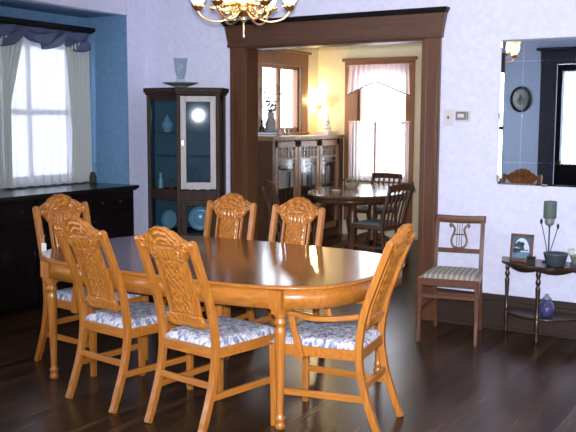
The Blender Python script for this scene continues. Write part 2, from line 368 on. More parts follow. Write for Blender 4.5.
dm.box((D1X0+.1, YF-.075, D1Z-.13), (D1X1-.1, YF-.03, D1Z-.01)).box((D1X0+.1, YF-.07, .005), (D1X1-.1, YF-.035, .96)).box((D1X0+.16, YF-.035, .15), (D1X1-.16, YF-.027, .8))
struct('door_leaf', LD(dm), DARK, d1, .003)
struct('pane', LD(MB().box((D1X0+.1, YF-.056, .95), (D1X1-.1, YF-.052, D1Z-.12))), GLASS, d1)
TRIMB = wood('shaded_door_trim_wood', (.022, .020, .032), (.034, .03, .045), scale=40, rough=.45)  # trim wood with shade put into its colour, darker and bluer
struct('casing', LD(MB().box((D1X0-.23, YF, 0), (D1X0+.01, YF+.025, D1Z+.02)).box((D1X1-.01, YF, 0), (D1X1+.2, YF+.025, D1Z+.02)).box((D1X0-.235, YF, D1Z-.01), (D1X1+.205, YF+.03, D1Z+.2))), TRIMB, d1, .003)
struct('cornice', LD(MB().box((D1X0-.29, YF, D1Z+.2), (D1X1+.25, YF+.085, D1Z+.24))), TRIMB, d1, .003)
struct('door_knob', LD(MB().tube([(D1X1-.06, YF-.03, 1.0), (D1X1-.06, YF+.03, 1.0)], [.012, .012]).sphere((D1X1-.06, YF+.04, 1.0), .026)), BRASS, d1)

# ------------------------------------------------------------------ dining table
TX, TY, TA, TB = -3.11, 4.26, 1.125, .715
def oval(a, b, n=96, e=3.5, s=0.):
    out = []
    for k in range(n):
        t = 2*math.pi*k/n; c, q = math.cos(t), math.sin(t)
        out.append(((a-s)*math.copysign(abs(c)**(2/e), c), (b-s)*math.copysign(abs(q)**(2/e), q)))
    return out
tb = thing('dining_table', 'long oval golden oak dining table with polished brown top, in mid room', 'table', (TX, TY, 0))
rs = []
for z, s in ((.740, .030), (.758, .030), (.7605, .016), (.7607, .03)): rs.append([(x, y, z) for x, y in oval(TA, TB, s=s)])
m = MB(); m.rings(rs, smooth=False); mt = m
o = mt.build('tabletop', TOP, tb)
rs = [[(x, y, z) for x, y in oval(TA, TB, s=s)] for z, s in ((.760, .016), (.757, .004), (.752, 0), (.746, 0), (.742, .004), (.7405, .024))]
m = MB().rings(rs, smooth=True); m.build('edge_moulding', OAKX, tb)
m = MB()
a0 = oval(TA, TB, s=.014); a1 = oval(TA, TB, s=.036); n = len(a0)
V = [(x, y, .642) for x, y in a0]+[(x, y, .742) for x, y in a0]+[(x, y, .642) for x, y in a1]+[(x, y, .742) for x, y in a1]
Fc = []
for i in range(n):
    k = (i+1) % n; Fc += [(i, k, n+k, n+i), (2*n+i, 2*n+k, 3*n+k, 3*n+i), (i, k, 2*n+k, 2*n+i), (n+i, n+k, 3*n+k, 3*n+i)]
m.add(V, Fc, True); m.build('apron', OAKX, tb)
LEGP = [(.020, 0), (.026, .004), (.028, .02), (.022, .03), (.020, .04), (.027, .05), (.027, .062), (.019, .072), (.019, .09), (.0245, .3), (.029, .50), (.030, .525), (.023, .54), (.023, .55), (.033, .56), (.034, .572), (.026, .584), (.026, .592), (.034, .602), (.034, .612)]
for x, y in ((-.825, -.59), (.825, -.59), (-.825, .59), (.825, .59), (.05, -.06)):
    m = MB().lathe(LEGP, (x, y, 0), 18).box((x-.034, y-.034, .61), (x+.034, y+.034, .740))
    if abs(x) > .2: m.box((x-.034, y+math.copysign(.03, y), .641), (x+.034, y+math.copysign(.056, y), .740))
    m.build('leg', OAK, tb)

# ------------------------------------------------------------------ carved oak chairs
rake_pts = smooth_curve([(0, -.115, 0), (0, -.075, .1), (0, -.028, .24), (0, -.002, .38), (0, 0, .48), (0, -.014, .64), (0, -.045, .8), (0, -.088, 1.0), (0, -.11, 1.09)], 60)
_rz = [p.z for p in rake_pts]; _ry = [p.y for p in rake_pts]
rake = lambda z: float(np.interp(z, _rz, _ry))
def carve(x, z):
    h = .0; r = math.hypot(x, (z-.93)); th = math.atan2(z-.93, x)
    if z > .972: h += .006*abs(math.sin(5.5*th))*min(1, (r-.03)/.05)+.003*math.sin(r*210)
    for sx in (-1, 1):
        dx, dz = x-sx*.088, z-.928; rr = math.hypot(dx, dz)
        if rr < .045: h += .008*(.5+.5*math.cos(rr*260-sx*2*math.atan2(dz, dx)))*(1-rr/.05)
        dx, dz = x-sx*.15, z-.967; rr = math.hypot(dx, dz)
        if rr < .03: h += .006*(.5+.5*math.cos(rr*300))
    if abs(x) < .05 and z < .955: h += .006*abs(math.sin(x*95))*(1-abs(z-.92)/.05)
    if abs(z-.962) < .008 and abs(x) < .07: h -= .004
    return h+.004
def weave(x, z):
    p, q = (x+z*.8)/.040, (x-z*.8)/.040
    a = abs(math.sin(math.pi*p)); b = abs(math.sin(math.pi*q))
    k = (math.floor(p)+math.floor(q)) % 2
    e = 1. if abs(x) < .068 else .1
    return (.011*(a**.6 if k else b**.6))*e+.001
def leafy(x, z):
    return .004+.007*abs(math.sin(9*math.atan2(z-.50, x+1e-6)))*min(1, abs(z-.53)/.02+.3) if abs(x) < .13 else .002
crest_t = interp([0, .03, .06, .085, .1, .115, .13, .15, .165, .19], [1.062, 1.060, 1.051, 1.036, 1.022, 1.02, 1.006, 1.0, .986, .984])
crest_b = interp([0, .07, .095, .115, .13, .145, .16, .19], [.885, .883, .886, .897, .918, .942, .95, .952])
brail_t = interp([0, .04, .08, .11, .128, .14, .19], [.612, .606, .60, .606, .59, .572, .57])
brail_b = interp([0, .04, .11, .13, .145, .19], [.538, .534, .53, .54, .552, .552])
def make_chair(name, label, group, arms=False, hz=1.0, rk=1.0, wr=.195, wf=.215, dp=.455):
    t = thing(name, label, 'chair', group=group)
    Z = lambda z: z if z < .6 else .6+(z-.6)*(hz-.6)/.4
    kz = (hz-.6)/.4; rake = lambda z: float(np.interp(z, _rz, _ry))*(rk if z > .48 else 1.)
    S = wr/.195
    for sx in (-1, 1):
        pts = [(sx*wr, rake(p.z), Z(p.z)) for p in rake_pts[::2] if p.z <= 1.0]+[(sx*wr, rake(1.003), Z(1.003))]
        k = len(pts); d = [.036 if i > 2 else .032 for i in range(k)]; w = [.036]*k
        w[-1] = .024; d[-1] = .022
        MB().bar(pts, (1, 0, 0), w, d).build('back_post', OAK, t, .004)
        MB().bar([(sx*wf, dp, 0), (sx*wf, dp, .2), (sx*wf, dp, .38), (sx*wf, dp, .44)], (1, 0, 0), [.030, .034, .042, .042], [.030, .034, .042, .042]).build('front_leg', OAK, t, .003)
        MB().bar([(sx*wr, rake(.2)+.01, .195), (sx*wf, dp-.01, .195)], (0, 0, 1), .034, .018).build('stretcher', OAKY, t, .002)
        # thin beaded strip beside the carved splat
        MB().bar([(sx*.106*S, rake(z), Z(z)) for z in np.linspace(.575, .91, 10)], (1, 0, 0), .014, .022).build('back_slat', OAK, t, .003)
    MB().bar([(-wr, rake(.255), .255), (wr, rake(.255), .255)], (0, 0, 1), .034, .018).build('stretcher', OAKX, t, .002)
    fm = MB()
    for a, b in (((-wr, .0), (wr, .0)), ((-wf, dp), (wf, dp)), ((-wr, 0), (-wf, dp)), ((wr, 0), (wf, dp))):
        fm.bar([(*a, .420), (*b, .420)], (0, 0, 1), .056, .024)
    fm.build('seat_frame', OAKX, t, .003)
    def cush(u, v):
        y = -.005+(dp+.03)*v; hw = (wr+(wf-wr)*v)+.012
        x = (2*u-1)*hw
        if v < .1: x *= 1-.12*(1-v/.1)
        e = (1-abs(2*u-1)**6)*(1-abs(2*v-1)**6)
        return (x, y, .45+.042*max(e, 0)**.45)
    cm = MB().grid(cush, 20, 20); cm.grid(lambda u, v: (cush(u, v)[0], cush(u, v)[1], .4485), 20, 20)
    cm.build('seat_cushion', FLORAL, t)
    W = lambda f: (lambda x: Z(f(x/S)))
    yc = lambda z: rake((z-.6)/kz+.6 if z > .6 else z)
    MB().panel(.178*S, W(lambda x: crest_t(x)+.007*abs(math.sin(x*62))-.003), W(lambda x: crest_b(x)-.006*abs(math.sin(x*55))), .018, lambda x, z: 1.7*carve(x/S, (z-.6)/kz+.6)-.003, yc, 110, 64).build('crest_rail', OAKX, t)
    hw = .084*S
    MB().panel(hw, lambda x: Z(.893), lambda x: Z(.60), .012, lambda x, z: weave(x/S, z), yc, 36, 64).build('splat', OAK, t)
    MB().panel(.178*S, W(brail_t), W(brail_b), .016, leafy, yc, 56, 18).build('lower_back_rail', OAKX, t)
    if arms:
        for sx in (-1, 1):
            pts = smooth_curve([(sx*(wr+.012), -.005, .625), (sx*(wr+.03), .09, .610), (sx*(wf+.032), .22, .604), (sx*(wf+.03), .33, .618), (sx*(wf+.024), .375, .612)], 16)
            MB().bar(pts, (1, 0, 0), [.030]*5+[.038]*8+[.04, .038, .034, .026], [.026]*15+[.024, .018]).build('arm', OAKY, t, .006)
            sp = smooth_curve([(sx*(wf+.014), .31, .385), (sx*(wf+.018), .315, .46), (sx*(wf+.024), .335, .54), (sx*(wf+.028), .345, .606)], 10)
            MB().bar(sp, (1, 0, 0), .026, [.05]*2+[.040]*3+[.032]*6).build('arm_support', OAK, t, .004)
    return t
GS = 'carved oak dining chairs around the oval table'
c2 = make_chair('dining_chair', 'carved oak side chair, back to viewer, right one of two at near side of table', GS, hz=1.008, rk=1.85)
c1 = copy_tree(c2)
c3 = make_chair('dining_chair', '', GS); c4 = copy_tree(c3)
c1['label'] = 'carved oak side chair, back to viewer, on near side of table nearest the black sideboard'
c3['label'] = 'carved oak chair on far side of table, in front of the curio cabinet'
c4['label'] = 'carved oak chair on far side of table, framed by the wide doorway opening'
def put(o, x, y, deg): o.location = (x, y, 0); o.rotation_euler = (0, 0, R(deg))
put(c2, -2.715, 3.458, -8); put(c1, -3.365, 3.525, -8); put(c3, -3.615, 5.045, 180); put(c4, -3.04, 5.03, 177)
al = make_chair('dining_armchair', 'carved oak armchair at left end of table, facing right before the black sideboard', GS, True, 1.03, 1., .205, .225)
put(al, -4.20, 4.09, -94)
ar = make_chair('dining_armchair', 'carved oak armchair at right end of table, seen from its side with both arms', GS, True, 1.012, 1.8, .19, .218)
put(ar, -1.915, 3.975, 98)

# price tag hanging from the left armchair
tp = at(44, 247, X=-4.20)
tg = thing('paper_tag', 'small white paper tag hanging from the back post of the left armchair', 'tag', tuple(tp))
T = Matrix.Rotation(R(-35), 4, 'Z') @ Matrix.Rotation(R(8), 4, 'Y')
MB().box((-.016, -.001, -.036), (.016, .001, .026), T @ Matrix.Rotation(R(60), 4, 'Z')).build('tag_card', PAPER, tg)
MB().tube([(0, 0, .02), (-.004, -.004, .04), (-.006, .004, .06), (-.01, .02, .075)], .0012, 5).build('string', PAPER, tg)

# ------------------------------------------------------------------ black sideboard in the alcove
SX1 = -5.39; SY0, SY1, SZ = 4.25, 6.085, .99
sb = thing('sideboard', 'long near-black wooden sideboard standing under the curtained alcove window', 'sideboard', (-5.7, 5.2, 0))
LS = lambda m: loc(sb, m)
LS(MB().box((-6.0, SY0-.03, SZ-.03), (SX1+.03, SY1+.025, SZ)).box((-6.0, SY0-.015, SZ-.045), (SX1+.015, SY1+.012, SZ-.03))).build('top', DARKTOP, sb, .004)
LS(MB().box((-5.99, SY0, .09), (SX1-.02, SY1, SZ-.04))).build('body', DARK, sb, .003)
for yy in (SY0+.03, SY1-.03):
    for xx in (-5.95, SX1-.05): LS(MB().lathe([(.022, 0), (.034, .02), (.034, .05), (.024, .07), (.03, .1)], (xx, yy, 0), 14)).build('foot', DARK, sb)
w = (SY1-SY0-.1)/3
for k in range(3):
    a = SY0+.05+k*w
    d = LS(MB().box((SX1-.022, a+.01, .77), (SX1, a+w-.01, .94)).box((SX1-.005, a+.04, .795), (SX1+.006, a+w-.04, .915))).build('drawer', DARK, sb, .003)
    for yy in (a+w*.3, a+w*.7): LS(MB().tube([(SX1, yy, .855), (SX1+.012, yy, .855)], .006).sphere((SX1+.02, yy, .855), .014)).build('knob', BLACK, d)
    d = LS(MB().box((SX1-.022, a+.01, .12), (SX1, a+w-.01, .75)).box((SX1-.004, a+.06, .18), (SX1+.008, a+w-.06, .69)).sphere((SX1, a+w/2, .45), .13, 14, (.12, .8, 1.2))).build('door', DARK, sb, .004)
    LS(MB().sphere((SX1+.012, a+w-.035, .5), .013)).build('knob', BLACK, d)
# woven bottle at the right end under the curtain
bp = at(89, 184, Z=SZ)
WICK = mottled('brown_wicker', (.02, .016, .012), (.06, .05, .035), 120, .7, .5, .004)
bt = thing('wicker_jar', 'small dark woven jar on sideboard under right edge of window curtain', 'jar', (-5.86, 6.02, SZ))
MB().lathe([(.030, 0), (.036, .004), (.036, .02), (.033, .022), (.034, .045), (.031, .047), (.032, .07), (.028, .073), (.027, .092), (.02, .097)], n=18).build('body', WICK, bt)
MB().lathe([(.019, .096), (.022, .1), (.018, .108), (.005, .111)], n=14).build('lid', WICK, bt)
rn = MB().grid(lambda u, v: (-5.97+.11*v+.012*math.sin(u*60)*v, 5.02+1.0*u, SZ+.004+.012*(.5+.5*math.sin(u*47))*v*(1-v)*4), 60, 6)
tag(rn.build('lace_runner', sheer('grey_lace', (.10, .11, .13), .25, .3)), 'crumpled dark grey lace runner along sideboard top below the window', 'runner')

# alcove window dressing
def folds(x, amp, y0, y1, z0, z1, n, ph=0., gather=None, nu=90, nv=14):
    def fn(u, v):
        z = z1+(z0-z1)*v; g = gather(v) if gather else (0, 1)
        uu = g[0]+(g[1]-g[0])*u
        return (x+amp*math.sin(u*n*2*math.pi+ph+.6*math.sin(v*2))*(.4+.6*v), y0+(y1-y0)*uu, z)
    return MB().grid(fn, nu, nv)
WX = XA+.07
tag(folds(WX+.015, .016, 4.9, 5.30, 1.012, 2.32, 8, gather=lambda v: (0, 1-.40*min(1, v*2.2)-.05*v)).build('curtain', SHEERG), 'gathered ivory sheer curtain at left side of the alcove window', 'curtain', 'alcove window curtains')
tag(folds(WX+.015, .016, 5.68, 6.085, 1.012, 2.32, 7, 1., gather=lambda v: (.25+.22*min(1, v*1.6)-.1*v, 1)).build('curtain', SHEERG), 'gathered ivory sheer curtain at right side of the alcove window', 'curtain', 'alcove window curtains')
tag(folds(WX-.02, .010, 5.08, 5.98, 1.012, 2.32, 9, .4, nu=140).build('curtain', SHEER), 'thin white sheer hanging straight across the middle of the alcove window', 'curtain', 'alcove window curtains')
def swag(u, v):
    s = abs(math.sin(u*math.pi*2.6+.35)); dz = .09+.11*s
    z = 2.42-v*dz-.02*math.sin(v*14+u*9)
    return (WX+.05+.035*math.sin(v*9+u*26)*(.4+v), 4.88+1.165*u, z)
tag(MB().grid(swag, 120, 14).build('valance', SLATE), 'slate blue scarf valance swagged across top of the alcove window', 'valance')
tag(MB().box((XA+.002, 4.85, 2.415), (XA+.16, 6.105, 2.455)).box((XA+.002, 4.87, 2.40), (XA+.14, 6.095, 2.418)).build('curtain_cornice', DARK, bevel=.004), 'dark wooden curtain board above the slate blue valance', 'curtain board')

# ------------------------------------------------------------------ corner curio cabinet
hf = np.array([-math.sin(YAW), math.cos(YAW)])
P0 = Vector((-4.506, 5.905, 0)); ang = math.atan2(.795-.0, .606)  # door faces the camera
nrm = (-P0).normalized(); e1 = Vector((-nrm.y, nrm.x, 0))
cab = thing('curio_cabinet', 'tall grey-brown corner curio cabinet with glass door and glass side', 'cabinet', tuple(P0), math.atan2(e1.y, e1.x))
# local: x to the right, -y towards the room
A = (-.432, .215); B = (-.172, 0.); C_ = (.166, 0.); D = (.222, .19); E_ = (.18, .36); G = (-.40, .40)
plan = [A, B, C_, D, E_, G]
def off(poly, s):
    c = Vector((sum(p[0] for p in poly)/len(poly), sum(p[1] for p in poly)/len(poly)))
    return [tuple(c+(Vector(p)-c)*(1+s/(Vector(p)-c).length)) for p in poly]
CB = 1.81
MB().prism(off(plan, .03), CB, CB+.02).prism(off(plan, .045), CB+.02, CB+.06).build('top', CURIO, cab, .004)
MB().prism(off(plan, .018), 0, .11).prism(plan, .11, .16).build('plinth', CURIO, cab, .004)
def facet(m, p, q, x0, x1, z0, z1, y0, y1):
    p = Vector((*p, 0)); q = Vector((*q, 0)); d = (q-p).normalized(); n = Vector((d.y, -d.x, 0)); L = (q-p).length
    x1 = L+x1 if x1 <= 0 else x1
    T = Matrix((( d.x, -n.x, 0, p.x), (d.y, -n.y, 0, p.y), (0, 0, 1, 0), (0, 0, 0, 1)))
    return m.box((x0, y0, z0), (x1, y1, z1), T)
CIN = plain('curio_back', (.05, .09, .13), .5)
bk = MB()
for p, q in ((D, E_), (E_, G), (G, A)): facet(bk, p, q, 0, 0, .16, CB, 0, .012)
bk.build('back_panel', CIN, cab)
ps = MB()
for p in (A, B, C_, D):
    ps.box((p[0]-.017, p[1]-.008, .11), (p[0]+.017, p[1]+.026, CB))
ps.build('corner_post', CURIO, cab, .004)
MB().prism(off(plan, -.01), .90, .99).build('middle_shelf', CURIO, cab, .003)
fr = MB(); facet(fr, A, B, 0, 0, CB-.05, CB, 0, .022); facet(fr, A, B, 0, 0, .90, 1.0, 0, .022); facet(fr, A, B, 0, 0, .11, .2, 0, .022)
facet(fr, C_, D, 0, 0, CB-.05, CB, 0, .022); facet(fr, C_, D, 0, 0, .16, 1.0, 0, .022); facet(fr, C_, D, 0, .07, .16, CB, 0, .022); facet(fr, C_, D, .12, 0, .16, CB, 0, .022)
fr.build('side_frame', CURIO, cab, .003)
pg = MB(); facet(pg, A, B, .02, -.02, 1.0, CB-.05, .008, .012); facet(pg, C_, D, .05, -.05, 1.0, CB-.05, .008, .012); facet(pg, A, B, .02, -.02, .2, .90, .008, .012)
pg.build('side_pane', CABSIDE, cab)
PALEFR = wood('flash_lit_curio_door_frame', (.24, .22, .23), (.32, .30, .31), scale=45, rough=.45)  # upper door frame: the flash's reflection is put into its pale colour
for z0, z1, zb in ((1.0, CB-.01, .06), (.17, .905, .045)):
    d = MB(); mat = PALEFR if z0 > .5 else CURIO
    for x0, x1, a, b in ((.018, .066, z0, z1), (-.066, -.018, z0, z1)):
        if x0 > 0: facet(d, B, C_, x0, x1, a, b, -.004, .02)
        else: facet(d, B, C_, .338+x0, .338+x1, a, b, -.004, .02)
    facet(d, B, C_, .05, .29, z1-.05, z1, -.004, .02); facet(d, B, C_, .05, .29, z0, z0+zb, -.004, .02)
    dr = d.build('door', mat, cab, .003)
    p = MB(); facet(p, B, C_, .06, .28, z0+.04, z1-.04, .006, .010); p.build('door_pane', CABGLASS, dr)
    k = MB(); facet(k, B, C_, .03, .044, (z0+z1)/2-.02, (z0+z1)/2+.02, -.018, -.003); k.build('handle', CHROME, dr, .003)
for z in (1.28, 1.48): MB().prism(off(plan, -.03), z, z+.006).build('glass_shelf', CLEAR, cab)
MB().prism(off(plan, -.03), .50, .515).build('lower_shelf', CURIO, cab)
CM = Matrix.Translation(P0) @ Matrix.Rotation(math.atan2(e1.y, e1.x), 4, 'Z')
def cw(x, y, z): return tuple(CM @ Vector((x, y, z)))
CRZ = math.atan2(e1.y, e1.x)
BLUEW = plain('blue_white_china', (.45, .58, .72), .25)
PLATE = plain('pale_blue_china', (.62, .72, .80), .2)
def lathe_thing(name, label, cat, loc_, parts, rz=0, group=None):
    t = thing(name, label, cat, loc_, rz, group)
    for nm, prof, mat in parts: MB().lathe(prof, n=24).build(nm, mat, t)
    return t
def plate(label, x, y, z, r, rz):
    t = thing('display_plate', label, 'plate', cw(x, y, z), CRZ+rz, 'display plates in the curio cabinet')
    T = Matrix.Translation((0, .02, r)) @ Matrix.Rotation(R(80), 4, 'X')
    MB().lathe([(.002, -.006), (r*.6, -.006), (r*.62, -.004), (r, .012), (r, .016), (r*.62, .0), (.002, -.002)], n=32, T=T).build('plate_body', PLATE, t)
    MB().lathe([(r*.93, .0135), (r*.96, .0165), (r*.99, .0165), (r*.985, .0135)], n=32, T=T, caps=False).build('rim_band', BLUEW, t)
plate('pale round plate standing behind left glass side in the bottom of curio', -.27, .20, .63+.0, .085, R(-38))
plate('pale round plate standing behind the lower door of curio cabinet', .01, .10, .63, .105, 0)
MB().prism(off(plan, -.03), .616, .63).build('lower_shelf', CURIO, cab)
lathe_thing('ginger_jar', 'blue and white china jar on upper left shelf of curio cabinet', 'jar', cw(-.27, .20, 1.486), [('body', [(.03, 0), (.035, .004), (.055, .05), (.052, .085), (.03, .105), (.026, .115)], BLUEW), ('lid', [(.03, .114), (.03, .122), (.012, .138), (.012, .146), (.004, .15)], BLUEW)])
lathe_thing('figurine', 'slim white china figurine low in left side of curio cabinet', 'figurine', cw(-.335, .21, .99), [('body', [(.022, 0), (.024, .01), (.016, .03), (.02, .07), (.012, .10), (.008, .112), (.014, .125), (.012, .14), (.003, .148)], WHITE)])
lathe_thing('figurine', 'small reddish figurine beside the slim white one in curio cabinet', 'figurine', cw(-.24, .15, .99), [('body', [(.018, 0), (.02, .02), (.013, .045), (.016, .06), (.015, .075), (.003, .085)], plain('terracotta', (.34, .12, .09), .5))])
for k, (x, h, lb) in enumerate(((-.07, .022, 'low white dish at left behind the main glass door of curio cabinet'), (-.01, .03, 'low white dish in middle behind the main glass door of curio cabinet'), (.075, .06, 'white china cup at right behind the main glass door of curio cabinet'))):
    lathe_thing('small_dish' if k < 2 else 'china_cup', lb, 'dish' if k < 2 else 'cup', cw(x, .07, .99), [('body', [(.012, 0), (.014, .002), (.022+.004*k, h*.6), (.026, h), (.024, h), (.012, .005)], WHITE)], group='china inside the curio door' if k < 2 else None)
# on top of the curio
gp = cw(-.15, .15, CB+.06)
GREENG = glass('green_bowl_glass', (.42, .54, .50), .12, .08)
lathe_thing('glass_bowl', 'wide shallow grey-green glass bowl on top of curio cabinet', 'bowl', gp, [('body', [(.05, 0), (.055, .004), (.05, .012), (.09, .022), (.15, .04), (.158, .046), (.15, .046), (.085, .03), (.03, .018)], plain('green_glass_solid', (.14, .19, .18), .12, coat=.5))])
lathe_thing('glass_vase', 'tall clear glass vase with flared rim standing in the grey-green bowl', 'vase', (gp[0], gp[1], gp[2]+.021), [('body', [(.046, 0), (.05, .006), (.044, .04), (.036, .06), (.04, .085), (.052, .13), (.053, .17), (.062, .235), (.06, .235), (.05, .17), (.049, .13), (.036, .085), (.02, .06)], CLEAR), ('foot_ring', [(.05, .0), (.053, .004), (.05, .01), (.046, .01)], CLEAR)])

# ------------------------------------------------------------------ chandelier
CX, CY = -2.87, 4.2
ch = thing('chandelier', 'brass chandelier with curling arms and lit glass shades above the table', 'chandelier', (CX, CY, 2.07))
MB().lathe([(.003, 0), (.007, .01), (.005, .03), (.006, .09), (.012, .10), (.02, .108), (.012, .12), (.03, .13), (.05, .15), (.055, .175), (.035, .2), (.02, .215), (.016, .26), (.03, .29), (.035, .32), (.018, .345), (.014, .45), (.012, .96)], n=20).build('stem', BRASS, ch)
MB().lathe([(.012, .94), (.055, .955), (.065, .975), (.065, .98)], n=24).build('ceiling_canopy', BRASS, ch)
for k in range(6):
    a = R(31.4+k*60); ca, sa = math.cos(a), math.sin(a)
    pts = [Vector((ca*r, sa*r, z)) for r, z in ((.03, .16), (.06, .135), (.10, .108), (.15, .095), (.20, .102), (.24, .12), (.262, .145), (.265, .165))]
    arm = MB().tube(smooth_curve(pts, 30), .006, 8).build('arm', BRASS, ch)
    sc = [Vector((ca*(.10+.045*math.cos(t)*(1-t/9)), sa*(.10+.045*math.cos(t)*(1-t/9)), .165+.045*math.sin(t)*(1-t/9))) for t in np.linspace(-1.4, 5.2, 26)]
    MB().tube(sc, .0045, 6).build('scroll', BRASS, arm)
    for j in range(3):
        rr = .06+.06*j; q = Vector((ca*rr, sa*rr, .15-.012*j)); MB().sphere(q+Vector((0, 0, .045)), .026, 8, (.8, .8, .5)).build('leaf_ornament', BRASS, arm)
    c = (ca*.265, sa*.265, .155)
    cup = MB().lathe([(.008, 0), (.02, .006), (.035, .022), (.042, .032), (.036, .03), (.014, .016)], c, 14).build('candle_cup', BRASS, arm)
    MB().lathe([(.022, .03), (.03, .045), (.05, .075), (.056, .11), (.052, .14), (.066, .17)], c, 20, caps=False).build('glass_shade', SHADE, arm)
    MB().sphere((c[0], c[1], c[2]+.09), .024, 10, (1, 1, 1.3)).build('bulb', BULB, arm)

# ------------------------------------------------------------------ lyre-back chair by the opening
ly = thing('lyre_chair', 'reddish brown wooden chair with lyre back and striped seat, beside doorway casing', 'chair', (-2.222, 6.0, 0), R(191.5))
lw, lf_, dr_, df = .172, .205, -.20, .235
for sx in (-1, 1):
    pts = smooth_curve([(sx*lw, -.27, 0), (sx*lw, -.225, .2), (sx*lw, -.20, .42), (sx*lw, -.215, .6), (sx*lw, -.25, .78), (sx*lw, -.275, .872)], 24)
    MB().bar(pts, (1, 0, 0), .030, .030).build('back_post', LYREW, ly, .004)
    MB().bar([(sx*lf_, df+.02, 0), (sx*lf_, df, .16), (sx*lf_, df-.005, .32), (sx*lf_, df, .464)], (1, 0, 0), [.024, .028, .034, .036], [.024, .028, .034, .036]).build('front_leg', LYREW, ly, .004)
    MB().bar([(sx*lw, -.215, .24), (sx*lf_, df-.005, .24)], (0, 0, 1), .024, .014).build('stretcher', LYREW, ly, .002)
MB().bar([(-lf_, df-.005, .338), (lf_, df-.005, .338)], (0, 0, 1), .028, .014).build('stretcher', LYREW, ly, .002)
MB().bar([(-lw, -.222, .27), (lw, -.222, .27)], (0, 0, 1), .024, .014).build('stretcher', LYREW, ly, .002)
fm = MB()
for a, b in (((-lw, -.2), (lw, -.2)), ((-lf_, df), (lf_, df)), ((-lw, -.2), (-lf_, df)), ((lw, -.2), (lf_, df))): fm.bar([(*a, .444), (*b, .444)], (0, 0, 1), .056, .022)
fm.build('seat_frame', LYREW, ly, .003)
def lcush(u, v, top=True):
    y = -.195+(df+.21)*v; hw = lw+(lf_-lw)*v+.008; e = (1-abs(2*u-1)**6)*(1-abs(2*v-1)**6)
    return ((2*u-1)*hw, y, .4725+(.030*max(e, 0)**.45 if top else -.001))
MB().grid(lcush, 16, 16).grid(lambda u, v: lcush(u, v, False), 16, 16).build('seat_cushion', STRIPE, ly)
ct = lambda x: .872+.008*math.cos(abs(x)/.2*math.pi*1.0)-.006
MB().panel(.192, lambda x: .882-.006*(1-(x/.192)**2), lambda x: .826-.006*(1-(x/.192)**2), .016, lambda x, z: 0.002, lambda z: -.262, 20, 6).build('crest_rail', LYREW, ly)
MB().bar([(-lw, -.217, .614), (lw, -.217, .614)], (0, 0, 1), .034, .016).build('lower_back_rail', LYREW, ly, .003)
lr = MB()
for sx in (-1, 1):
    p = smooth_curve([(sx*.004, -.222, .632), (sx*.045, -.225, .648), (sx*.058, -.232, .69), (sx*.043, -.242, .74), (sx*.036, -.247, .772), (sx*.052, -.252, .80), (sx*.068, -.254, .812), (sx*.072, -.253, .795), (sx*.06, -.252, .788)], 40)
    lr.bar(p, (0, 1, .15), .014, .015)
for x in (-.018, 0, .018): lr.tube([(x, -.224, .645), (x, -.258, .826)], .0028, 6)
lr.bar([(-.045, -.238, .735), (.045, -.238, .735)], (0, 0, 1), .009, .01).bar([(-.045, -.222, .63), (.045, -.222, .63)], (0, 0, 1), .012, .016)
lr.build('lyre_splat', LYREW, ly)

# ------------------------------------------------------------------ half-moon side table
stx, sty = -1.62, 6.372
STW = wood('dark_side_table_wood', (.022, .011, .008), (.045, .022, .014), scale=50, rough=.3, coat=.15)
st = thing('side_table', 'small dark half-moon table on turned legs against the wall under the mirror', 'table', (stx, sty, 0))
SH = .575
def half(a, b, k=40, sc=0.):
    o = [(a*math.cos(t)*(1+sc*math.cos(10*t)), -b*math.sin(t)*(1+sc*math.cos(10*t))) for t in np.linspace(0, math.pi, k)]
    return o
MB().prism(half(.345, .36, 60, .025), SH-.018, SH).build('tabletop', STW, st, .004)
ap = MB(); hp = half(.315, .325, 61)
for i in range(60):
    t = i/60; dz = lambda t: .018+.02*abs(math.sin(t*math.pi*4))
    (x0, y0), (x1, y1) = hp[i], hp[i+1]
    ap.add([(x0, y0, SH-.018), (x1, y1, SH-.018), (x1, y1, SH-.018-dz((i+1)/60)), (x0, y0, SH-.018-dz(t)), (x0*.95, y0*.95, SH-.018), (x1*.95, y1*.95, SH-.018), (x1*.95, y1*.95, SH-.018-dz((i+1)/60)), (x0*.95, y0*.95, SH-.018-dz(t))],
           [(0, 1, 2, 3), (4, 5, 6, 7), (3, 2, 6, 7)], True)
ap.build('apron', STW, st)
SL = [(.010, 0), (.014, .01), (.016, .03), (.012, .045), (.014, .08), (.017, .11), (.019, .13), (.019, .17), (.014, .18), (.017, .19), (.012, .20), (.014, .3), (.018, .40), (.019, .41), (.012, .42), (.012, .43), (.019, .445), (.019, .46), (.011, .475), (.016, .49), (.018, .50), (.018, .557)]
LEGS = ((-.30, -.035), (0., -.285), (.30, -.035))
for x, y in LEGS: MB().lathe(SL, (x, y, 0), 16).build('leg', STW, st)
MB().prism(half(.30, .30, 40), .178, .192).build('shelf', STW, st, .003)
def on(px, py, dy): return at(px, py, Y=sty+dy)
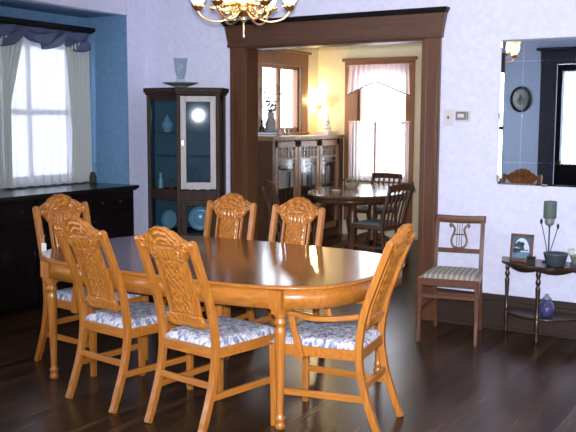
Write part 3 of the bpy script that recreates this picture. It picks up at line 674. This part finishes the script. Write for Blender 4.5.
# framed photo
pfx = float(at(521, 260, Z=SH)[0])
fp = at(521, 261, Z=SH); fx = float(at(521, 250, Y=6.17)[0])
pf = thing('photo_frame', 'small brown standing frame with blue landscape picture on left of half-moon table', 'picture frame', (fx, 6.17, SH), R(1))
TF = Matrix.Rotation(R(-9), 4, 'X'); fwd_, fht = .082, .205
m = MB()
for a, b, c, d in ((-fwd_, -fwd_+.02, 0, fht), (fwd_-.02, fwd_, 0, fht), (-fwd_, fwd_, 0, .022), (-fwd_, fwd_, fht-.022, fht)): m.box((a, -.008, c), (b, .010, d), TF)
m.build('frame', WALNUT, pf, .002)
pic = MB().box((-.066, -.001, .018), (.066, .008, fht-.018), TF).build('picture', plain('dusk_blue_print', (.05, .10, .18), .25), pf)
arc = [(.058*math.cos(t), .055+.10*math.sin(t)*1.0+.0) for t in np.linspace(0, math.pi, 24)]
TP = TF @ Matrix(((1, 0, 0, 0), (0, 0, -1, -.0012), (0, 1, 0, 0), (0, 0, 0, 1)))
MB().prism([(x, y+.02) for x, y in arc], 0, .001, TP).build('picture_sky', plain('pale_sky_print', (.50, .62, .74), .3), pic)
tr = MB()
for k in range(9): tr.prism([(-.022+.05*math.sin(k*2.1)*.6+.013*math.cos(t)*1.3, .105+.03*math.cos(k*1.7)+.016*math.sin(t)) for t in np.linspace(0, 2*math.pi, 12)[:-1]], .001, .0016, TP)
tr.prism([(-.058, .08), (.05, .085), (.052, .092), (-.058, .094)], .001, .0016, TP)
tr.build('picture_tree', plain('dark_tree_print', (.03, .06, .10), .3), pic)
wv = MB()
for k in range(5): wv.prism([(-.055, .032+.009*k), (.055, .034+.009*k), (.055, .037+.009*k), (-.055, .036+.009*k)], 0, .0012, TP)
wv.build('picture_water', plain('water_print', (.22, .36, .46), .3), pic)
MB().box((-.02, .012, 0), (.02, .06, .004)).bar([(0, .03, .12), (0, .075, .004)], (1, 0, 0), .03, .004).build('easel_back', BLACK, pf)
# small dark box
bx = at(532, 258, Y=6.12)
b_ = thing('trinket_box', 'small square dark box beside the blue landscape picture frame', 'box', (float(bx[0]), 6.10, SH), R(10))
MB().box((-.028, -.024, 0), (.028, .024, .046)).build('body', DARK, b_, .003)
MB().box((-.031, -.027, .046), (.031, .027, .058)).build('lid', DARK, b_, .004)
# bowl
bw = at(556, 258, Y=6.14)
lathe_thing('stone_bowl', 'dark grey deep bowl on half-moon table in front of the candle holder', 'bowl', (float(bw[0]), 6.13, SH), [('body', [(.05, 0), (.058, .004), (.07, .035), (.083, .08), (.087, .094), (.078, .094), (.066, .04), (.03, .014)], plain('slate_ceramic', (.045, .06, .08), .35))])
# candle holder
cx = float(at(549, 240, Y=6.26)[0]); zc = lambda y: float(at(549, y, Y=6.26)[2])
kh = thing('candle_holder', 'black iron candle holder with two bud-tipped side stems, behind the grey bowl', 'candle holder', (cx, 6.26, SH))
z1 = zc(226)-SH
MB().lathe([(.045, 0), (.047, .006), (.02, .012), (.006, .02), (.005, z1-.01), (.012, z1)], n=16).build('stem', BLACK, kh)
MB().lathe([(.01, z1), (.03, z1+.012), (.036, z1+.03), (.034, z1+.05), (.038, z1+.056)], n=18).build('cup', plain('pewter', (.35, .34, .36), .35, .6), kh)
for sx, zt in ((-1, 224), (1, 228)):
    z2 = zc(zt)-SH; p = smooth_curve([(0, 0, .02), (sx*.012, 0, .08), (sx*.03, 0, z2*.6), (sx*.058, 0, z2)], 14)
    MB().tube(p, .0035, 6).sphere((sx*.060, 0, z2+.016), .013, 8, (.8, .8, 1.6)).build('side_stem', BLACK, kh)
CAND = plain('sage_green_wax', (.085, .125, .11), .6)
cn = thing('pillar_candle', 'thick sage green pillar candle standing on the iron holder', 'candle', (cx, 6.26, SH+z1+.056))
hc = zc(201)-SH-z1-.056
MB().lathe([(.044, 0), (.046, .004), (.046, hc-.004), (.043, hc), (.036, hc), (.01, hc-.006)], n=24).build('wax', CAND, cn)
MB().tube([(0, 0, hc-.008), (.002, 0, hc+.012)], .0015, 5).build('wick', BLACK, cn)
# white dried flowers at the frame's right edge
fl = thing('flower_posy', 'white lacy flower posy in small glass at right end of half-moon table', 'flowers', (-1.405, 6.20, SH))
MB().lathe([(.022, 0), (.026, .003), (.018, .03), (.026, .07), (.024, .07), (.015, .03)], n=16).build('glass', CLEAR, fl)
pm = MB(); sm_ = MB()
for k in range(34):
    a = rnd.uniform(0, 6.28); r_ = rnd.uniform(.0, .055); z = .085+rnd.uniform(0, .055); q = (r_*math.cos(a), r_*math.sin(a), z)
    pm.sphere(q, rnd.uniform(.006, .011), 6, (1, 1, .7)); sm_.tube([(q[0]*.1, q[1]*.1, .01), q], .001, 4)
pm.build('blossoms', PAPER, fl)['kind'] = 'stuff'; sm_.build('stems', plain('dry_stem', (.2, .24, .16), .7), fl)['kind'] = 'stuff'
# vase on the lower shelf
vz = lathe_thing('glass_jar', 'round blue-violet glass jar on the low shelf of the half-moon table', 'jar', (float(at(545, 312, Y=6.17)[0])+.01, 6.17, .192), [('body', [(.03, 0), (.036, .004), (.058, .04), (.06, .065), (.046, .10), (.03, .115), (.036, .13), (.033, .13), (.026, .115)], plain('blue_violet_glass', (.05, .055, .16), .1, coat=.6)), ('stopper', [(.03, .131), (.03, .14), (.014, .15), (.016, .162), (.004, .17)], plain('grey_glass', (.22, .26, .30), .15))])

# ------------------------------------------------------------------ mirror, thermostat, switch
mi = thing('wall_mirror', 'large plain rectangular mirror on wall above the half-moon table', 'mirror', (-1.5, YB-.002, 1.12), 0)
mw0, mw1, mh = -.535, .42, 1.078
MB().box((mw0+.005, -.012, .005), (mw1-.005, 0, mh-.005)).build('backing', BLACK, mi)
MB().box((mw0+.03, -.020, .014), (mw1-.014, -.012, mh-.014)).build('mirror_glass', MIRROR, mi)
bv = MB(); g = .014
for q in ([(mw0, 0), (mw0, mh), (mw0+.03, mh-g), (mw0+.03, g)], [(mw1, 0), (mw1, mh), (mw1-g, mh-g), (mw1-g, g)], [(mw0, mh), (mw1, mh), (mw1-g, mh-g), (mw0+g, mh-g)], [(mw0, 0), (mw1, 0), (mw1-g, g), (mw0+g, g)]):
    bv.add([(x, -.014 if i < 2 else -.020, z) for i, (x, z) in enumerate(q)]+[(x, -.011, z) for x, z in q], [(0, 1, 2, 3), (4, 5, 6, 7), (0, 1, 5, 4), (1, 2, 6, 5), (2, 3, 7, 6), (3, 0, 4, 7)])
bv.build('bevelled_edge', MIRROR, mi)
MB().box((mw0+.028, -.0212, .012), (mw0+.034, -.019, mh-.012)).build('dark_seam', BLACK, mi)
ETCH = plain('cut_groove_mirror', (.85, .90, .95), .04, 1.)
gr = .165
MB().box((mw0+gr, -.0206, .03), (mw0+gr+.008, -.0199, mh-.03)).box((mw1-gr, -.0206, .03), (mw1-gr+.008, -.0199, mh-.03)).box((mw0+.03, -.0207, gr), (mw1-.03, -.0199, gr+.008)).box((mw0+.03, -.0207, mh-gr), (mw1-.03, -.0199, mh-gr+.008)).build('etched_line', ETCH, mi)
for z in (.02, .49, mh-.06): MB().box((mw0-.006, -.026, z), (mw0+.012, 0, z+.05)).build('clip', CHROME, mi, .002)
for x in (-.2, .2): MB().box((x, -.026, -.006), (x+.04, 0, .012)).build('clip', CHROME, mi, .002)
SWG = plain('ivory_plastic', (.60, .58, .60), .5); SWD = plain('grey_plastic', (.17, .16, .18), .5)
s0 = at(443.5, 110, Y=YB); s1 = at(454, 124.5, Y=YB)
sw = thing('light_switch', 'ivory light switch plate on wall right of doorway casing', 'switch', (float(s0[0]+s1[0])/2, YB, float(s0[2]+s1[2])/2))
MB().box((-.04, -.006, -.062), (.04, 0, .062)).build('plate', SWG, sw, .003)
MB().box((-.008, -.016, -.014), (.008, -.005, .012)).build('toggle', SWD, sw, .002)
s0 = at(455.5, 111, Y=YB); s1 = at(471, 121, Y=YB)
th = thing('thermostat', 'grey wall thermostat mounted just right of the light switch', 'thermostat', (float(s0[0]+s1[0])/2, YB, float(s0[2]+s1[2])/2))
MB().box((-.058, -.028, -.042), (.058, 0, .042)).build('case', SWG, th, .004)
MB().box((-.05, -.031, -.03), (.034, -.027, .032)).build('cover', SWD, th, .002)
MB().box((-.034, -.033, -.012), (.016, -.030, .016)).build('dial_window', plain('pale_window', (.6, .6, .6), .3), th)
MB().box((.038, -.032, -.03), (.05, -.027, .03)).build('lever_slot', SWD, th)
# oval portrait on the front wall (seen in the mirror)
ov = thing('oval_portrait', 'dark oval framed portrait on the wall opposite, seen in the mirror', 'picture', (-3.93, YF, 1.93))
TO = Matrix(((1, 0, 0, 0), (0, 0, -1, 0), (0, 1, 0, 0), (0, 0, 0, 1))) @ Matrix.Scale(-1, 4, (0, 0, 1))
def ell(a, b, n=40): return [(a*math.cos(2*math.pi*k/n), b*math.sin(2*math.pi*k/n)) for k in range(n)]
rs = [[(x, y_, z) for x, z in ell(a, b)] for a, b, y_ in ((.165, .20, .0), (.165, .20, .02), (.152, .187, .03), (.137, .172, .022), (.135, .17, .006))]
MB().rings(rs, caps=False).build('frame', BLACK, ov)
MB().rings([[(x, .004, z) for x, z in ell(.14, .175)], [(x, .008, z) for x, z in ell(.14, .175)]]).build('mat_board', plain('oatmeal_board', (.50, .48, .44), .7), ov)
MB().rings([[(x, .008, z-.03) for x, z in ell(.06, .06)], [(x, .010, z-.03) for x, z in ell(.055, .055)]]).rings([[(x, .008, z+.04) for x, z in ell(.034, .045)], [(x, .010, z+.04) for x, z in ell(.03, .04)]]).build('portrait_figure', plain('sepia_print', (.30, .26, .22), .7), ov)
cm = MB().grid(lambda u, v: (D1X0+.09+(D1X1-D1X0-.18)*u, YF-.012+.010*math.sin(u*2*math.pi*11), 2.35-1.37*v), 110, 4)
tag(cm.build('door_curtain', LACE), 'white lace curtain over glass of rear door, seen in the mirror', 'curtain')

# ------------------------------------------------------------------ second room: built-in bookcase
BX = float(X2L)+.40; BYn = float(at(272.5, 150, X=BX)[1]); BYf = Y2-.02; BZ = 1.395
bi = thing('bookcase', 'amber brown bookcase with three grilled glass doors in the far room', 'bookcase', (X2L+.2, (BYn+BYf)/2, 0))
LB = lambda m: loc(bi, m)
LB(MB().box((X2L+.002, BYn-.04, BZ-.035), (BX+.04, BYf, BZ)).box((X2L+.002, BYn-.02, BZ-.055), (BX+.02, BYf, BZ-.035))).build('top', BUILTIN, bi, .004)
LB(MB().box((X2L+.002, BYn, 0), (X2L+.015, BYf, BZ-.055)).box((X2L+.01, BYn, 0), (BX, BYf, .1))).build('back_panel', WALNUT, bi)
LB(MB().box((X2L+.01, BYn, 0), (BX, BYn+.03, BZ-.05)).box((BX-.06, BYn-.004, 0), (BX+.004, BYn+.05, BZ-.05))).build('side_panel', WALNUT, bi, .003)
pfar = float(at(339, 150, X=BX)[1])
LB(MB().box((X2L+.01, pfar, 0), (BX+.02, BYf, BZ-.05))).build('end_post', WALNUT, bi, .003)
for z in (.42, .72, 1.02): LB(MB().box((X2L+.015, BYn+.03, z), (BX-.03, pfar, z+.02))).build('shelf', WALNUT, bi)
dw = (pfar-BYn-.05)/3; bay = []
for k in range(3):
    a = BYn+.05+k*dw; b = a+dw; d = MB()
    for y0, y1, z0, z1 in ((a+.01, a+.075, .12, BZ-.065), (b-.075, b-.01, .12, BZ-.065), (a+.01, b-.01, .12, .2), (a+.01, b-.01, BZ-.14, BZ-.065)): d.box((BX-.022, y0, z0), (BX+.004, y1, z1))
    dd = LB(d).build('door', BUILTIN, bi, .003); g = MB()
    g.box((BX-.012, a+.07, 1.10), (BX, b-.07, 1.125)); g.box((BX-.012, a+.07, 1.20), (BX, b-.07, 1.21))
    for j in range(1, 5): y = a+.075+(dw-.15)*j/5; g.box((BX-.012, y-.008, 1.11), (BX, y+.008, BZ-.13))
    LB(g).build('grille', BUILTIN, dd)
    LB(MB().box((BX-.018, a+.07, .19), (BX-.015, b-.07, BZ-.13))).build('pane', GLASS, dd)
    LB(MB().sphere((BX+.014, a+.04, .78), .012)).build('knob', BRASS, dd)
    bay.append((a+.04, b-.04))
# books and papers inside
BKC = [plain('book_%d' % i, c, .6) for i, c in enumerate(((.55, .56, .54), (.10, .20, .26), (.42, .40, .36), (.22, .09, .06), (.06, .12, .10), (.62, .62, .60), (.30, .33, .36)))]
cn_ = {0: 'pale grey', 1: 'dark teal', 2: 'beige', 3: 'maroon', 4: 'dark green', 5: 'off-white', 6: 'slate grey'}
for k, (a, b) in enumerate(bay):
    for s, z in enumerate((.74, 1.04)):
        y = a+.02; j = 0
        while y < b-.06:
            t = rnd.uniform(.03, .055); h = rnd.uniform(.17, .235) if s else rnd.uniform(.18, .25); ci = rnd.randrange(7)
            o = thing('book', '%s book on %s shelf behind %s glass door of far bookcase' % (cn_[ci], ('middle', 'top')[s], ('nearest', 'middle', 'farthest')[k]), 'book', (BX-.16, y, z), 0, 'books on the %s shelf of %s bookcase door' % (('middle', 'top')[s], ('nearest', 'middle', 'farthest')[k]))
            MB().box((-.09, 0, 0), (.09, .003, h)).box((-.09, t-.003, 0), (.09, t, h)).box((.087, 0, 0), (.09, t, h)).build('cover', BKC[ci], o); MB().box((-.085, .003, .004), (.087, t-.003, h-.006)).build('pages', PAPER, o)
            y += t+.004; j += 1
            if rnd.random() < .15: y += .05
# on the bookcase top
BLUEB = plain('blue_cloth', (.05, .10, .22), .6)
y0 = BYn+.06
for k in range(2):
    bo = thing('book', ('lower', 'upper')[k]+' of two blue books lying flat on near end of the far bookcase', 'book', (BX-.12, y0, BZ+.026*k), R(6*k))
    MB().box((-.10, -.07, 0), (.10, .08, .003)).box((-.10, -.07, .023), (.10, .08, .026)).box((-.10, -.07, 0), (-.097, .08, .026)).build('cover', BLUEB, bo); MB().box((-.097, -.066, .003), (.096, .076, .023)).build('pages', PAPER, bo)
def top_at(px, x): return float(at(px, 130, X=x)[1])
xx = X2L+.14
lathe_thing('bottle', 'small dark glass bottle at near end of the far bookcase top', 'bottle', (xx, top_at(262, xx), BZ), [('body', [(.03, 0), (.036, .004), (.036, .10), (.018, .13), (.014, .17), (.018, .18)], plain('dark_bottle_glass', (.03, .035, .03), .12)), ('stopper', [(.014, .18), (.016, .2), (.004, .206)], BLACK)])
pt = lathe_thing('pitcher', 'tall grey pottery pitcher holding thin branches on the far bookcase top', 'pitcher', (xx+.02, top_at(271, xx+.02), BZ), [('body', [(.05, 0), (.058, .005), (.078, .085), (.07, .17), (.042, .24), (.04, .28), (.05, .30), (.046, .30), (.034, .28)], plain('grey_pottery', (.34, .33, .36), .4))])
MB().tube(smooth_curve([(-.042, 0, .27), (-.085, 0, .255), (-.105, 0, .18), (-.07, 0, .11)], 14), .007, 8).build('handle', MATS['grey_pottery'], pt)
br = thing('leafy_branches', 'thin leafy branches rising from the grey pitcher against far window', 'branches', (xx+.02, top_at(271, xx+.02), BZ+.20))
bm_ = MB(); lfm = MB()
for k in range(7):
    a = k*.9; tipx = .10*math.cos(a); tipy = .16*math.sin(a); h = .30+.13*math.sin(k*1.9+1)
    p = smooth_curve([(0, 0, 0), (tipx*.15, tipy*.12, .10), (tipx*.5, tipy*.5, h*.65), (tipx, tipy, h)], 10); bm_.tube(p, .003, 5)
    for q in p[3:]:
        for s in (-1, 1):
            dq = Vector((rnd.uniform(-.02, .02), s*rnd.uniform(.02, .045), rnd.uniform(-.01, .03)))
            lfm.add([q, q+dq*.6+Vector((0, 0, .014)), q+dq*1.5, q+dq*.6-Vector((0, 0, .014))], [(0, 1, 2, 3)])
bm_.build('twigs', plain('twig', (.12, .09, .05), .7), br); lfm.build('leaves', plain('leaf_green', (.045, .055, .03), .6), br)['kind'] = 'stuff'
lathe_thing('small_vase', 'small pink china vase between the pitcher and window mullion in the far room', 'vase', (xx+.1, top_at(279, xx+.1), BZ), [('body', [(.025, 0), (.03, .004), (.04, .04), (.022, .07), (.03, .085), (.026, .085), (.018, .07)], plain('pink_china', (.55, .35, .36), .35))])
lathe_thing('glass_tumbler', 'clear glass tumbler right of the small pink vase on the far bookcase', 'glass', (xx+.08, top_at(287, xx+.08), BZ), [('body', [(.03, 0), (.033, .003), (.037, .09), (.034, .09), (.03, .01)], CLEAR)])
ox = X2L+.20; oy = float(at(327, 133, X=ox)[1])
tr_ = thing('white_box', 'flat white box under the tiered ornament at far end of bookcase', 'box', (ox, oy-.02, BZ))
MB().box((-.10, -.15, 0), (.10, .13, .03)).build('body', PAPER, tr_, .003); MB().box((-.105, -.155, .028), (.105, .135, .042)).build('lid', WHITE, tr_, .003)
orn = thing('tiered_ornament', 'white tiered conical ornament standing on flat white box by the sconce', 'ornament', (ox, oy, BZ+.042))
m = MB()
for k in range(5): r_ = .085-.015*k; m.lathe([(r_*.8, .045*k), (r_, .045*k+.01), (r_*.9, .045*k+.02), (r_*.55, .045*k+.047)], n=20)
m.build('tiers', WHITE, orn); MB().lathe([(.012, .225), (.016, .24), (.01, .255), (.003, .275)], n=12).build('finial', WHITE, orn)
dk = MB()
for k in range(6): a = k*math.pi/3; dk.sphere((.082*math.cos(a), .082*math.sin(a), .012), .010, 6)
dk.build('beads', BRASS, orn)

# sconce on the far wall
sp = at(319, 106, Y=Y2); 
sn = thing('wall_sconce', 'brass two-arm wall lamp glowing on the yellow far wall', 'wall lamp', (float(sp[0]), Y2, float(sp[2])))
MB().lathe([(.045, 0), (.045, .008), (.02, .02), (.012, .03)], n=20, T=Matrix.Rotation(R(90), 4, 'X')).build('back_plate', BRASS, sn)
for sx in (-1, 1):
    arm = MB().tube(smooth_curve([(0, -.02, 0), (sx*.03, -.07, -.03), (sx*.08, -.10, -.025), (sx*.09, -.10, .02)], 14), .006, 8).build('arm', BRASS, sn)
    MB().lathe([(.01, .02), (.026, .026), (.03, .036), (.012, .034)], (sx*.09, -.10, 0), 14).build('cup', BRASS, arm)
    MB().lathe([(.026, .036), (.045, .06), (.05, .09), (.042, .12), (.05, .135)], (sx*.09, -.10, 0), 18, caps=False).build('glass_shade', SHADE, arm)
    MB().sphere((sx*.09, -.10, .08), .02, 10, (1, 1, 1.3)).build('bulb', BULB, arm)

# far window dressing
YV = Y2-.085
vl, vr = at(350, 66, Y=YV), at(409.5, 66, Y=YV); vm = at(376, 82, Y=YV); ve = at(347, 96, Y=YV)
def val(u, v):
    x = float(vl[0])-.03*v+(float(vr[0]-vl[0])+.05*v)*u; ztop = float(vl[2])+.01
    e = abs(u-.47)/.5; zb = float(vm[2])-(float(vm[2]-ve[2]))*min(1, e**1.1)
    return (x, YV-.02+.014*math.sin(u*2*math.pi*12)*(.5+v*.5), ztop+(zb-ztop)*v)
vo = tag(MB().grid(val, 120, 10).build('valance', PINK), 'pale pink lace valance with peaked hem on the far room window', 'valance')
MB().tube([Vector(val(k/60, 1))+Vector((0, -.004, 0)) for k in range(61)], .010, 6).build('trim_braid', plain('grey_green_braid', (.16, .17, .13), .8), vo)
tag(MB().tube([(float(vl[0])-.04, YV, float(vl[2])+.0), (float(vr[0])+.04, YV, float(vl[2]))], .008, 8).build('curtain_rod', BRASS), 'thin rod carrying the pink lace valance in the far room', 'curtain rod')
zc_ = float(at(378, 122, Y=YV)[2]); xa = float(at(349, 140, Y=YV)[0]); xm = float(at(375, 140, Y=YV)[0]); xb = float(at(409, 140, Y=YV)[0])
cpp = tag(MB().tube([(xa-.02, YV, zc_), (xb+.02, YV, zc_)], .007, 8).build('curtain_rod', BRASS), 'thin brass rod halfway up the far window carrying two cafe curtains', 'curtain rod')
for a, b, s in ((xa, xm-.012, 'left'), (xm+.012, xb, 'right')):
    co = tag(MB().grid(lambda u, v: (a+(b-a)*u, YV+.012*math.sin(u*2*math.pi*7), zc_+.015-(zc_-.76)*v), 70, 8).build('cafe_curtain', SHEERW), 'sheer white cafe curtain covering lower %s half of the far room window' % s, 'curtain', 'far window cafe curtains')
    MB().grid(lambda u, v: ((a if s == 'left' else b-.06)+.06*u, YV-.012+.008*math.sin(u*12), zc_+.01-(zc_-.76)*v), 12, 8).build('pink_border', PINK, co)

# second dining table, its chairs
t2x, t2y = -4.63, 9.33
t2 = thing('oval_table', 'dark oval table with pedestal base in the far room', 'table', (t2x, t2y, 0), R(10))
MB().rings([[(x, y, z) for x, y in oval(.60, 1.0, 72, 2.2, s)] for z, s in ((.722, .02), (.73, .004), (.742, 0), (.755, .004), (.76, .015))], smooth=False).build('tabletop', wood('polished_dark_table', (.10, .05, .03), (.15, .075, .045), scale=30, rough=.2, coat=.5), t2)
MB().rings([[(x, y, z) for x, y in oval(.60, 1.0, 72, 2.2, .07)] for z in (.66, .724)]).build('apron', WALNUT, t2)
for y in (-.42, .42):
    MB().lathe([(.075, .09), (.08, .12), (.05, .16), (.055, .3), (.075, .42), (.05, .5), (.045, .6), (.075, .66)], (0, y, 0), 18).build('pedestal', WALNUT, t2)
    for sx in (-1, 1): MB().bar(smooth_curve([(sx*.04, y, .17), (sx*.16, y, .13), (sx*.30, y, .05), (sx*.36, y, .025)], 10), (0, 1, 0), .05, [.06]*5+[.05]*6).build('foot', WALNUT, t2, .006)
PADB = mottled('blue_grey_seat_cloth', (.14, .17, .19), (.20, .24, .26), 40, .85)
def far_chair(label, x, y, deg, rounded):
    t = thing('far_room_chair', label, 'chair', (x, y, 0), R(deg), 'dark chairs around the far room table')
    for sx in (-1, 1):
        MB().bar(smooth_curve([(sx*.19, -.27, 0), (sx*.19, -.22, .22), (sx*.19, -.2, .44), (sx*.195, -.23, .62), (sx*.2, -.31, .86)], 16), (1, 0, 0), .034, .036).build('back_post', WALNUT, t, .004)
        MB().bar([(sx*.2, .2, 0), (sx*.2, .19, .42)], (1, 0, 0), [.028, .04], [.028, .04]).build('front_leg', WALNUT, t, .003)
        MB().bar([(sx*.19, -.22, .2), (sx*.2, .19, .2)], (0, 0, 1), .024, .016).build('stretcher', WALNUT, t)
    MB().box((-.215, -.215, .40), (.215, .215, .445)).build('seat_frame', WALNUT, t, .004)
    MB().grid(lambda u, v: ((2*u-1)*.205, -.19+.40*v, .446+.03*max(0, (1-abs(2*u-1)**5)*(1-abs(2*v-1)**5))**.5), 12, 12).build('seat_pad', PADB, t)
    cr = [(.225*(2*k/12-1), -.31-.03*math.cos((2*k/12-1)*1.5), .855+.03*math.cos((2*k/12-1)*1.4)*rounded) for k in range(13)]
    MB().bar(cr, (0, .3, 1), .075, .024).build('crest_rail', WALNUT, t, .005)
    for x_ in (-.11, -.04, .04, .11): MB().bar(smooth_curve([(x_, -.2, .44), (x_, -.235, .62), (x_, -.315, .85)], 8), (1, 0, 0), .022, .012).build('back_slat', WALNUT, t)
far_chair('dark slat-back chair at right side of far room table, seen from behind', -4.13, 8.72, 78, .6)
far_chair('dark round-top chair at left side of far room table, before the bookcase', -5.08, 8.42, -38, 1.2)
far_chair('dark chair behind the far room table, its red-brown top rail against the window', -4.86, 10.17, 178, .3)
# basket and plate on the far table
bk_ = thing('basket', 'small pale lidded basket with handle in middle of far room table', 'basket', tuple(at(352, 188, Z=.76)), R(20))
STRAW = mottled('pale_straw', (.42, .36, .24), (.58, .50, .34), 90, .8, .4)
MB().lathe([(.06, 0), (.066, .004), (.085, .045), (.088, .06), (.08, .062), (.02, .062)], n=22).build('body', STRAW, bk_)
MB().tube([(.08*math.cos(t), 0, .055+.085*math.sin(t)) for t in np.linspace(0, math.pi, 14)], .006, 6).build('handle', STRAW, bk_)
MB().lathe([(.05, .062), (.045, .075), (.02, .09), (.02, .11), (.004, .115)], n=16).build('lid', plain('green_lid', (.20, .24, .16), .6), bk_)
pp = at(336, 191, Z=.76)
lathe_thing('saucer', 'small shiny white saucer near left edge of far room table', 'saucer', tuple(pp), [('body', [(.03, 0), (.034, .003), (.06, .012), (.058, .014), (.03, .005)], WHITE)])

# ------------------------------------------------------------------ light
wd = bpy.data.worlds.new('sky'); SC.world = wd; wd.use_nodes = True; nt = wd.node_tree
bg = nt.nodes['Background']; bg.inputs['Color'].default_value = (.86, .92, 1, 1); bg.inputs['Strength'].default_value = 9
def light(name, typ, loc_, power, col, **k):
    d = bpy.data.lights.new(name, typ); d.energy = power; d.color = col
    for a, b in k.items(): setattr(d, a, b)
    o = bpy.data.objects.new(name, d); COL.objects.link(o); o.location = loc_; return o
# the camera's flash, just above the lens
fl_ = light('camera_flash', 'SPOT', (0, 0, EYE+.07), 1520, (.97, .96, 1), spot_size=R(68), spot_blend=.9, shadow_soft_size=.03)
d = Vector(fw).normalized()
fl_.rotation_euler = (d+Vector((.13, .08, .06))).to_track_quat('-Z', 'Y').to_euler()
light('sconce_glow', 'POINT', (float(sp[0]), Y2-.16, float(sp[2])+.08), 40, (1, .74, .36), shadow_soft_size=.06)
light('chandelier_glow', 'POINT', (CX, CY, 2.36), 16, (1, .76, .45), shadow_soft_size=.16)

SC.view_settings.view_transform = 'Standard'; SC.view_settings.look = 'None'
SC.view_settings.gamma = 1; SC.view_settings.use_curve_mapping = False; SC.view_settings.exposure = 0
SC.cycles.max_bounces = 10; SC.cycles.transparent_max_bounces = 16; SC.cycles.sample_clamp_indirect = 6
